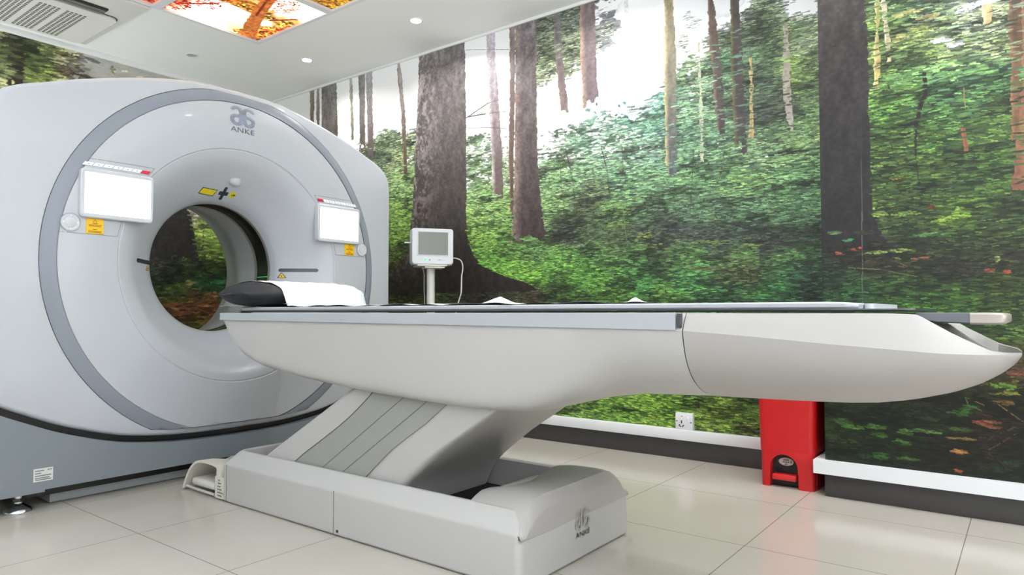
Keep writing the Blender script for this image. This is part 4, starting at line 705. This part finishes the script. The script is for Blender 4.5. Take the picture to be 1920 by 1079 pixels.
link('column_inlay', prism(NB(), [(p.x, p.y) for p in inp], lambda p: (1.6585, p[0], p[1]), lambda p: (1.668, p[0], p[1])), inlay_g, tab, 'grey inlay panel')
g = NB()
def rod(bm, a, b, x, w):
    d = Vector((b[0] - a[0], b[1] - a[1])).normalized(); n = Vector((-d.y, d.x)) * w
    loft(bm, [[(x, a[0] + n.x, a[1] + n.y), (x, a[0] - n.x, a[1] - n.y), (x, b[0] - n.x, b[1] - n.y), (x, b[0] + n.x, b[1] + n.y)], [(x + .002, a[0] + n.x, a[1] + n.y), (x + .002, a[0] - n.x, a[1] - n.y), (x + .002, b[0] - n.x, b[1] - n.y), (x + .002, b[0] + n.x, b[1] + n.y)]])
for a, b in (((2.30, .12), (2.19, .195)), ((2.19, .195), (1.72, .515)), ((2.17, .12), (2.07, .195)), ((2.07, .195), (1.60, .515))): rod(g, a, b, 1.6578, .0012)
for a, b in zip(inp[:-7], inp[1:-6]): rod(g, (a.x, a.y), (b.x, b.y), 1.6570, .0016)
link('inlay_groove', g, groove_m, tab, smooth=False)

# floor base: chamfered tub with an arched end lid
BX0, BX1, BY0, BY1 = 1.592, 2.258, 1.18, 2.76
def tub_ring(i, z, jit=0, c=.05):
    x0, x1, y0, y1 = BX0 + i, BX1 - i, BY0 + i, BY1 - i
    n = 4; out = []
    for cx, cy, a in ((x1 - c, y0 + c, -PI / 2), (x1 - c, y1 - c, 0), (x0 + c, y1 - c, PI / 2), (x0 + c, y0 + c, PI)):
        for k in range(n + 1):
            t = a + PI / 2 * k / n; out.append((cx + c * math.cos(t), cy + c * math.sin(t), z))
    return out
bt = NB()
loft(bt, [tub_ring(.004, .004, c=.022), tub_ring(0, .010, c=.022), tub_ring(0, .152, c=.022), tub_ring(.001, .158, c=.022), tub_ring(.004, .163, c=.024), tub_ring(.040, .2100, c=.04), tub_ring(.046, .2145, c=.04), tub_ring(.056, .2145, c=.04), tub_ring(.061, .209, c=.04), tub_ring(.062, .10, c=.03)])
link('base_tub', bt, tw, tab, 'low white floor base', ang=30)
ld = NB(); rows = []
yy = [1.1785, 1.1795, 1.185, 1.20, 1.24, 1.30, 1.36, 1.40, 1.41, 1.412]; xx = [1.596, 1.62, 1.645, 1.67, 1.70, 1.74, 1.80, 1.86, 1.926, 1.99, 2.05, 2.11, 2.15, 2.18, 2.205, 2.23, 2.254]
def lidz(x, y):
    d = min(x - BX0, BX1 - x); T_ = [(0, .148), (.004, .159), (.04, .2065), (.06, .213)]
    side = I(d, T_)
    top = I(d, [(.04, .2065), (.07, .228), (.11, .248), (.14, .254), (.4, .252)]) if d > .04 else side
    fy = I(y, [(1.178, .30), (1.183, .55), (1.195, .85), (1.22, 1), (1.30, 1), (1.36, .92), (1.41, .70), (1.42, .6)])
    sag = .026 * max(0, 1 - abs(x - TX) / .22) * I(y, [(1.2, 0), (1.3, .5), (1.41, 1.2)])
    e = min(I(y - BY0, T_), side) - .002
    return max(e, min(side, .205) * 1.0 - .002 if y > 1.22 else e) + max(0, top - side) * 1.0 * (fy if y > 1.22 else 1) - (sag if d > .1 else 0) + (max(0, min(side, .213) - .002 - max(e, 0)) * fy if y <= 1.22 and d > .04 else 0)
for y in yy: rows.append([(x, y if y > 1.18 else 1.179, .12) if False else (x, y, lidz(x, y)) for x in xx])
rows = [[(x, 1.1785, .14) for x in xx]] + rows + [[(x, 1.412, .105) for x in xx]]
loft(ld, rows, closed=False, cap=False); bmesh.ops.holes_fill(ld, edges=[e for e in ld.edges if e.is_boundary])
link('end_lid', ld, tw2, tab, 'arched end lid', ang=40)
link('lid_lip', box(NB(), 1.70, 2.02, 1.405, 1.425, .212, .222, .002), tw, tab)
for yq in (2.014,):
    link('base_seam', box(NB(), BX0 - .0006, BX0 + .001, yq - .0012, yq + .0012, .006, .160), groove_m, tab, smooth=False)
link('base_seam', box(NB(), BX0 - .0006, BX0 + .001, 2.722, 2.7245, .006, .158), groove_m, tab, smooth=False)
link('screw', cyl(NB(), (BX0 - .0005, 1.992, .020), .0055, .0055, .003, 'X', 16), mat('dark_steel', (70, 70, 72), .35, .8), tab)
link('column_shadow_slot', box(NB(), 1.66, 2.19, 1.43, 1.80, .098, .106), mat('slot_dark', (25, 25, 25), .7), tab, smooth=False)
# toe cover and the hooded foot pedal at the scanner end
tc_ = NB(); R = []
for y, z, x0, x1 in ((2.70, .196, 1.635, 2.22), (2.76, .188, 1.64, 2.21), (2.85, .160, 1.68, 2.17), (2.97, .138, 1.72, 2.13), (3.06, .10, 1.75, 2.10), (3.09, .05, 1.76, 2.09)):
    R.append([(x0, y, .006), (x0, y, z - .03), (x0 + .012, y, z - .008), (x0 + .04, y, z), (x1 - .04, y, z), (x1 - .012, y, z - .008), (x1, y, z - .03), (x1, y, .006)])
link('toe_cover', loft(tc_, R), tw, tab, ang=40)
op = smooth_curve([(3.098, .006, 0), (3.085, .035, 0), (3.045, .095, 0), (3.00, .132, 0), (2.955, .147, 0), (2.89, .150, 0), (2.83, .148, 0), (2.795, .138, 0), (2.775, .110, 0), (2.765, .06, 0), (2.76, .006, 0)], 3)
ip = [Vector((2.925 + (p.x - 2.925) * .90, .006 + (p.y - .006) * .93, 0)) for p in op]
ip = [Vector((min(max(p.x, 2.815 - max(0, p.y - .02) * .05), 3.09), p.y, 0)) for p in ip]
hb = NB()
R = [[(1.600, p.x, p.y) for p in ip], [(1.596, p.x, p.y) for p in ip], [(1.596, p.x, p.y) for p in op], [(1.60, p.x, p.y) for p in op], [(1.66, p.x, p.y - .002) for p in op], [(1.74, p.x * 1.0, p.y * .88) for p in op], [(1.80, 2.93 + (p.x - 2.93) * .7, p.y * .6) for p in op]]
loft(hb, R, closed=False, cap=False)
loft(hb, [[(1.598, p.x, p.y) for p in ip], [(1.73, p.x, p.y * .85) for p in ip]], closed=False, cap=False)
b = [hb.verts.new((1.73, p.x, p.y * .85)) for p in ip]; hb.faces.new(b)
hood = link('pedal_hood', hb, mat('hood_white', (214, 208, 198), .45), tab, 'open hood over the foot pedal', ang=40)
link('foot_pedal', box(NB(), 1.604, 1.715, 2.845, 3.035, .026, .060, .014, 3), mat('pedal_white', (206, 203, 196), .5), hood, 'pale foot pedal')
link('pedal_bar', tube(NB(), [(1.602, 3.07, .018), (1.600, 2.95, .016), (1.602, 2.83, .014)], .006), mat('pedal_bar_grey', (190, 186, 178), .4), hood)
hd_ = NB()
for j, n in enumerate((2, 3, 3, 4, 5, 4)):
    for k in range(n): cyl(hd_, (1.5955, 2.795 - .0085 * k - (.004 if j < 2 else 0), .084 - .013 * j), .0026, .0026, .003, 'X', 8)
cyl(hd_, (1.5955, 2.745, .030), .006, .006, .003, 'X', 12)
sp_ = link('speaker_plate', box(NB(), 1.5955, 1.60, 2.724, 2.82, .008, .098, .001), mat('hood_white', (214, 208, 198), .45), tab, smooth=False)
link('speaker_hole', hd_, mat('hole_dark', (70, 66, 60), .6), sp_, smooth=False)
mk = link('brand_mark', box(NB(), 1.929, 1.9292, 1.1775, 1.1785, .12, .1202), ink, tab, 'faded grey emblem with lettering on the end of the base', smooth=False)
emblem(lambda a, b: Vector((1.935 + a, 1.1770, .098 + b)), .088, .062, mat('emblem_faint', (166, 163, 158), .45), mat('lettering_faint', (128, 124, 118), .45), mk, solid=True)

# ------------------------------------------------------------------ things lying on the table
pd = NB(); R = []
for y, w, h in ((2.785, .236, 0), (2.775, .246, 0), (2.755, .250, 0), (1.5, .250, 0), (.46, .250, 0), (.37, .248, 0), (.335, .243, .001), (.318, .236, .003), (.308, .226, .006)):
    z0, z1 = .8108, .8265 - h
    R.append([(TX - w + .004, y, z0), (TX - w, y, z0 + .004), (TX - w, y, z1 - .004), (TX - w + .005, y, z1), (TX + w - .005, y, z1), (TX + w, y, z1 - .004), (TX + w, y, z0 + .004), (TX + w - .004, y, z0)])
pad_ = tag(link('table_pad', loft(pd, R), mat('pad_grey', (172, 175, 180), .5, noise=.04, nscale=30), origin=(TX, 1.5, .811), ang=40), 'long thin grey pad lying on top of the white scanner table', 'mattress')
ex = NB(); prism(ex, rrect(TX - .17, TX + .19, .286, .3070, .009), lambda p: (p[0], p[1], .811), lambda p: (p[0], p[1], .823))
tag(link('pad_extension', ex, mat('extension_white', (206, 210, 216), .4), origin=(TX, .4, .811)), 'pale rounded plate sticking out from under the tail end of the grey pad', 'pad')
# paper sheet
rngp = np.random.default_rng(3)
def paper_z(x, y):
    z = .8312 + .0018 * math.sin(y * 17 + x * 9) + .0018 * math.sin(y * 41 - x * 13) + .001 * math.sin(x * 60 + y * 5)
    z += .030 * max(0, 1 - math.hypot((x - 2.02) / .10, (y - 1.585) / .11)) ** 1.3
    z += .018 * max(0, 1 - math.hypot((x - 1.90) / .05, (y - .965) / .03)) ** 1.2
    z += .010 * max(0, 1 - abs(y - 2.46) / .08)
    return z
sh = NB(); rows = []
for j in range(141):
    y = .93 + (2.484 - .93) * j / 140; e0 = .008 * math.sin(y * 23) + .004 * math.sin(y * 57)
    x0 = TX - .238 + e0 + .07 * max(0, (1.15 - y) / .22); x1 = TX + .24 + .5 * e0
    rows.append([(x0 + (x1 - x0) * i / 36, y + .006 * math.sin(i * .5), paper_z(x0 + (x1 - x0) * i / 36, y)) for i in range(37)])
loft(sh, rows, closed=False, cap=False)
pw = mat('paper_white', (230, 232, 237), .7, noise=.01)
tag(link('paper_sheet', sh, pw, origin=(TX, 1.7, .828), ang=60), 'crumpled white paper sheet lying flat on the grey pad', 'paper sheet')
# black cushion lying across the pad
PCX, PCY, PZ, PHL, PHW = 1.940, 2.745, .884, .330, .165
def pil(u, v, s):       # u,v in -1..1, s=+1 top / -1 bottom
    e = max(0.0, 1 - abs(u) ** 6) ** .5 * max(0.0, 1 - abs(v) ** 2.4) ** .55
    w = PHW * (1 - .38 * max(0, abs(u) - .70) ** 1.4 / .30 ** 1.4)
    wr = 1 + .07 * math.sin(u * 24 + v * 3 + 1) * max(0, abs(u) - .4) * 1.6 + .02 * math.sin(v * 13 + u * 31)
    return Vector((PCX + PHL * u, PCY + w * v, PZ + (.056 if s > 0 else .055) * e * wr * s))
pb_ = NB(); NU, NV = 64, 28; rings = []
for i in range(NU + 1):
    u = -math.cos(PI * i / NU); r = []
    for k in range(2 * NV):
        a = 2 * PI * k / (2 * NV); v = math.cos(a); r.append(pil(u, v, 1 if math.sin(a) >= 0 else -1))
    rings.append(r)
loft(pb_, rings)
pillow = thing('pillow', 'black fabric pillow lying across the head end of the scanner table', 'pillow', (PCX, PCY, .8275))
blk = mat('black_fabric', (36, 38, 44), .62, noise=.25, nscale=60, bump=.2)
link('cushion', pb_, blk, pillow, ang=60)
for s in (-1, 1):
    t_ = NB(); c0 = PCX + s * (PHL - .009)
    loft(t_, [[(c0 + s * d, PCY + w * math.cos(a), PZ + dz + h * math.sin(a)) for a in [2 * PI * k / 12 for k in range(12)]] for d, w, h, dz in ((-.012, .060, .016, 0), (.006, .03, .009, -.002), (.030, .018, .004, -.004), (.052, .010, .0015, -.006))])
    link('tied_corner', t_, blk, pillow)
# paper over the pillow
pp = NB(); rows = []
for j in range(71):
    y = 2.965 - (2.965 - 2.49) * j / 70
    row = []
    for i in range(61):
        x0 = 1.700 + .060 * min(1, max(0, (2.745 - y) / .17)) - .02 * max(0, (y - 2.80) / .15); x1 = 2.255 + .012 * math.sin(y * 20) - .05 * max(0, (2.7 - y) / .2)
        x = x0 + (x1 - x0) * i / 60; u = (x - PCX) / PHL; w = PHW * (1 - .38 * max(0, abs(u) - .70) ** 1.4 / .30 ** 1.4); v = abs(y - PCY) / w
        edge_z = .886
        if v < 1: z = max(pil(u, v, 1).z + .006, edge_z)
        else: z = edge_z + (.8330 - edge_z) * min(1, max(0, (v - 1.02) / .16)) ** .8
        z += .0012 * math.sin(x * 50 + y * 31) + .012 * max(0, 1 - math.hypot((x - 1.90) / .02, (y - 2.565) / .03))
        row.append((x, y, z))
    rows.append(row)
loft(pp, rows, closed=False, cap=False)
tag(link('paper_sheet', pp, pw, origin=(1.97, 2.74, .83), ang=60), 'white paper sheet draped over the black pillow', 'paper sheet')

# ------------------------------------------------------------------ monitor on its stand beside the scanner
MX, MY = 3.270, 3.150
st_ = thing('monitor_stand', 'white pole stand beside the scanner carrying the small monitor', 'stand', (MX, MY, 0))
pole_m = mat('pole_white', (222, 220, 212), .35)
import itertools
ya = math.radians(27)           # the way the screen looks
MR = Matrix.Translation((MX, MY, 0)) @ Matrix.Rotation(-math.radians(36), 4, 'Z')   # local -y looks at the room
def loc(bm, k=1):
    for v in bm.verts:                      # stand height and monitor size
        if v.co.z > .95: v.co.z = 1.117 + (v.co.z - 1.024) * .876
    bm.transform(MR @ Matrix.Diagonal((.93, 1, 1, 1))); return bm
link('pole', loc(cyl(NB(), (0, .02, .55), .029, .029, .92)), pole_m, st_)
link('shelf', loc(box(NB(), -.110, .100, -.07, .12, 1.015, 1.024, .003)), pole_m, st_)
link('shelf', loc(box(NB(), -.060, .080, -.085, .06, 1.000, 1.009, .003)), pole_m, st_)
link('base_foot', loc(cyl(NB(), (0, .02, .075), .10, .03, .03)), pole_m, st_)
for k in range(5):
    a = k * 2 * PI / 5 + .3; c, s = math.cos(a), math.sin(a)
    lg = link('foot', loc(tube(NB(), [(0, .02, .075), (c * .12, .02 + s * .12, .07), (c * .22, .02 + s * .22, .058)], [.018, .015, .010])), pole_m, st_)
    link('caster', loc(cyl(NB(), (c * .22, .02 + s * .22, .026), .026, .026, .022, 'X', 20)), mat('caster_black', (30, 30, 32), .5), lg)
mo = thing('patient_monitor', 'small white patient monitor with a blank grey screen on top of the pole stand', 'monitor', (MX, MY, 1.024))
mw = mat('monitor_white', (214, 217, 222), .35)
bx = NB(); pts = rrect(-.148, .148, 1.030, 1.298, .018)
loft(bx, [[(x * .90, .085, 1.164 + (z - 1.164) * .90) for x, z in pts], [(x, .05, z) for x, z in pts], [(x, -.045, z) for x, z in pts], [(x * .975, -.052, 1.164 + (z - 1.164) * .975) for x, z in pts]])
link('case', loc(bx), mw, mo)
link('base_strip', loc(box(NB(), -.14, .14, -.045, .05, 1.024, 1.036, .004)), mat('monitor_grey', (178, 178, 176), .4), mo)
bz = NB(); pts = rrect(-.112, .116, 1.092, 1.278, .006)
loft(bz, [[(x, -.051, z) for x, z in pts], [(x, -.0545, z) for x, z in pts]])
fr = link('screen_frame', loc(bz), mat('monitor_bevel', (205, 207, 210), .4), mo)
link('screen', loc(box(NB(), -.103, .107, -.0562, -.054, 1.100, 1.270)), mat('dead_screen', (112, 114, 104), .22), fr, 'blank grey screen', smooth=False)
link('power_light', loc(cyl(NB(), (-.054, -.053, 1.062), .007, .007, .003, 'Y', 16)), mat('led_green', (60, 230, 110), .4, emit=1.5), mo, 'green power light')
link('button', loc(cyl(NB(), (-.022, -.053, 1.062), .006, .006, .003, 'Y', 16)), mat('btn_grey', (150, 150, 152), .4), mo, 'small grey button')
lt = NB()
for a, w, h in ((.040, .004, .006), (.047, .004, .007), (.055, .005, .006), (.066, .004, .0035), (.075, .004, .0035), (.084, .004, .0035)): box(lt, a - w + .002, a + w - .002, -.0530, -.0518, 1.062 - h / 2, 1.062 + h / 2)
link('maker_mark', loc(lt), mat('mark_grey', (110, 112, 130), .5), mo, smooth=False)
link('side_lever', loc(box(NB(), -.195, -.146, -.02, .01, 1.186, 1.196, .003)), mw, mo)
tag(link('monitor_cable', loc(tube(NB(), smooth_curve([(.145, .0, 1.085), (.185, -.005, 1.080), (.215, -.01, 1.06), (.226, -.01, 1.01), (.215, -.01, .94), (.19, -.01, .86), (.178, -.01, .80), (.17, 0, .60), (.10, .05, .30), (.05, .06, .12)], 8), .0045, 8)), mat('cable_white', (205, 205, 200), .5), origin=(MX, MY, .8)), 'thin white cable hanging from the right side of the small monitor', 'cable')
tag(link('monitor_cable', loc(tube(NB(), smooth_curve([(-.055, .03, 1.0), (-.048, .02, .95), (-.044, .02, .86), (-.050, .02, .60), (-.03, .03, .2), (-.02, .04, .12)], 8), .003, 8)), mat('cable_grey', (150, 148, 142), .5), origin=(MX - .05, MY, .6)), 'thin grey cable hanging beside the stand pole under the small monitor', 'cable')

# ------------------------------------------------------------------ wall socket
so = thing('wall_socket', 'white switched wall socket above the white trunking under the forest print', 'socket', (XW, 1.526, .16))
link('back_box', box(NB(), XW - .030, XW, 1.476, 1.577, .158, .252, .005), trim_m, so)
link('rocker', box(NB(), XW - .036, XW - .029, 1.492, 1.506, .208, .232, .002), mat('white_key', (246, 247, 250), .3), so)
for y, z, a, b in ((1.540, .203, .003, .008), (1.552, .184, .004, .0035), (1.529, .184, .004, .0035), (1.546, .178, .003, .003), (1.535, .178, .003, .003), (1.567, .207, .003, .003), (1.486, .203, .003, .003)):
    sh_ = NB(); box(sh_, XW - .0310, XW - .0295, y - a, y + a, z - b, z + b)
    link('socket_hole', sh_, mat('hole_black', (40, 38, 38), .6), so, smooth=False)
link('indicator', box(NB(), XW - .0312, XW - .0295, 1.533, 1.543, .232, .236), mat('socket_red', (214, 120, 110), .5), so, smooth=False)

# ------------------------------------------------------------------ red pedal bin between pier and wall
bn = thing('pedal_bin', 'tall red plastic pedal bin standing in the corner by the wall pier', 'bin', (3.41, .905, 0))
red = mat('bin_red', (196, 22, 26), .38, noise=.05, nscale=10)
def bring(z, k, inner=0, lift=0):
    x0, x1 = 3.268 - .012 * k + inner, 3.555 - inner; y0, y1 = .782 - .014 * k + inner, 1.020 + .016 * k - inner
    return [(x, y, z) for x, y in rrect(x0, x1, y0, y1, .030, 5)]
def bin_pt(y, z, d=0):
    k = z / .62; return (3.268 - .012 * k - d, y, z)
body = NB(); loft(body, [bring(.164, .26), bring(.172, .27), bring(.30, .45), bring(.60, 1.0), bring(.615, 1.05, -.006), bring(.625, 1.05, -.006)])
link('bin_body', body, red, bn, ang=40)
yc = .914; N_ = 16
arc_ = [(yc + .061 * math.cos(PI * k / N_), .092 + .060 * math.sin(PI * k / N_)) for k in range(N_ + 1)]
pl_ = [(.785, 0), (.780, .168), (1.022, .168), (1.017, 0), (yc + .064, 0)] + arc_ + [(yc - .064, 0)]
def fpanel(inset, dx):
    return [(3.268 - .012 * z / .62 + dx, min(max(y, .782 + inset), 1.020 - inset) if y < .8 or y > 1.0 else y, z) for y, z in pl_]
fr_ = NB(); loft(fr_, [fpanel(.020, 0), fpanel(.008, .006), fpanel(.001, .018), fpanel(0, .05)])
link('bin_front_leg', fr_, red, bn, 'red front panel with two feet', ang=40)
link('bin_rear_shell', box(NB(), 3.308, 3.553, .783, 1.018, 0, .166, .004), mat('bin_black', (24, 24, 26), .5), bn, 'black inner shell behind the arch', smooth=False)
for a_, b_ in ((.7815, .786), (1.016, 1.0205)): link('bin_side_panel', box(NB(), 3.31, 3.555, a_, b_, 0, .166), red, bn, smooth=False)
bd = NB(); bd.faces.new([bd.verts.new((3.3070, yc + .033 * math.cos(2 * PI * k / 32), .113 + .018 * math.sin(2 * PI * k / 32) + .000)) for k in range(32)])
r_ = bmesh.ops.extrude_face_region(bd, geom=bd.faces[:]); bmesh.ops.translate(bd, vec=(-.0025, 0, 0), verts=[v for v in r_['geom'] if isinstance(v, bmesh.types.BMVert)])
bg = link('badge', bd, mat('badge_silver', (196, 194, 190), .35), bn, 'silver oval badge')
bi = NB()
for y, z, a, b in ((yc, .121, .012, .0025), (yc + .010, .112, .004, .003), (yc, .111, .004, .003), (yc - .010, .112, .004, .003), (yc - .022, .113, .003, .005), (yc, .102, .006, .002)): box(bi, 3.3036, 3.3044, y - a, y + a, z - b, z + b)
link('badge_print', bi, mat('badge_ink', (88, 84, 84), .5), bg, smooth=False)
pdl = NB(); box(pdl, 3.262, 3.32, yc - .052, yc + .052, .034, .060, .005)
link('pedal', pdl, mat('bin_red_pedal', (205, 40, 42), .35), bn, 'red foot pedal')
lid = NB(); loft(lid, [bring(.622, 1.05, -.012), bring(.650, 1.05, -.010), bring(.668, 1.0, .012), bring(.674, 1.0, .05)])
link('lid', lid, red, bn, ang=40)
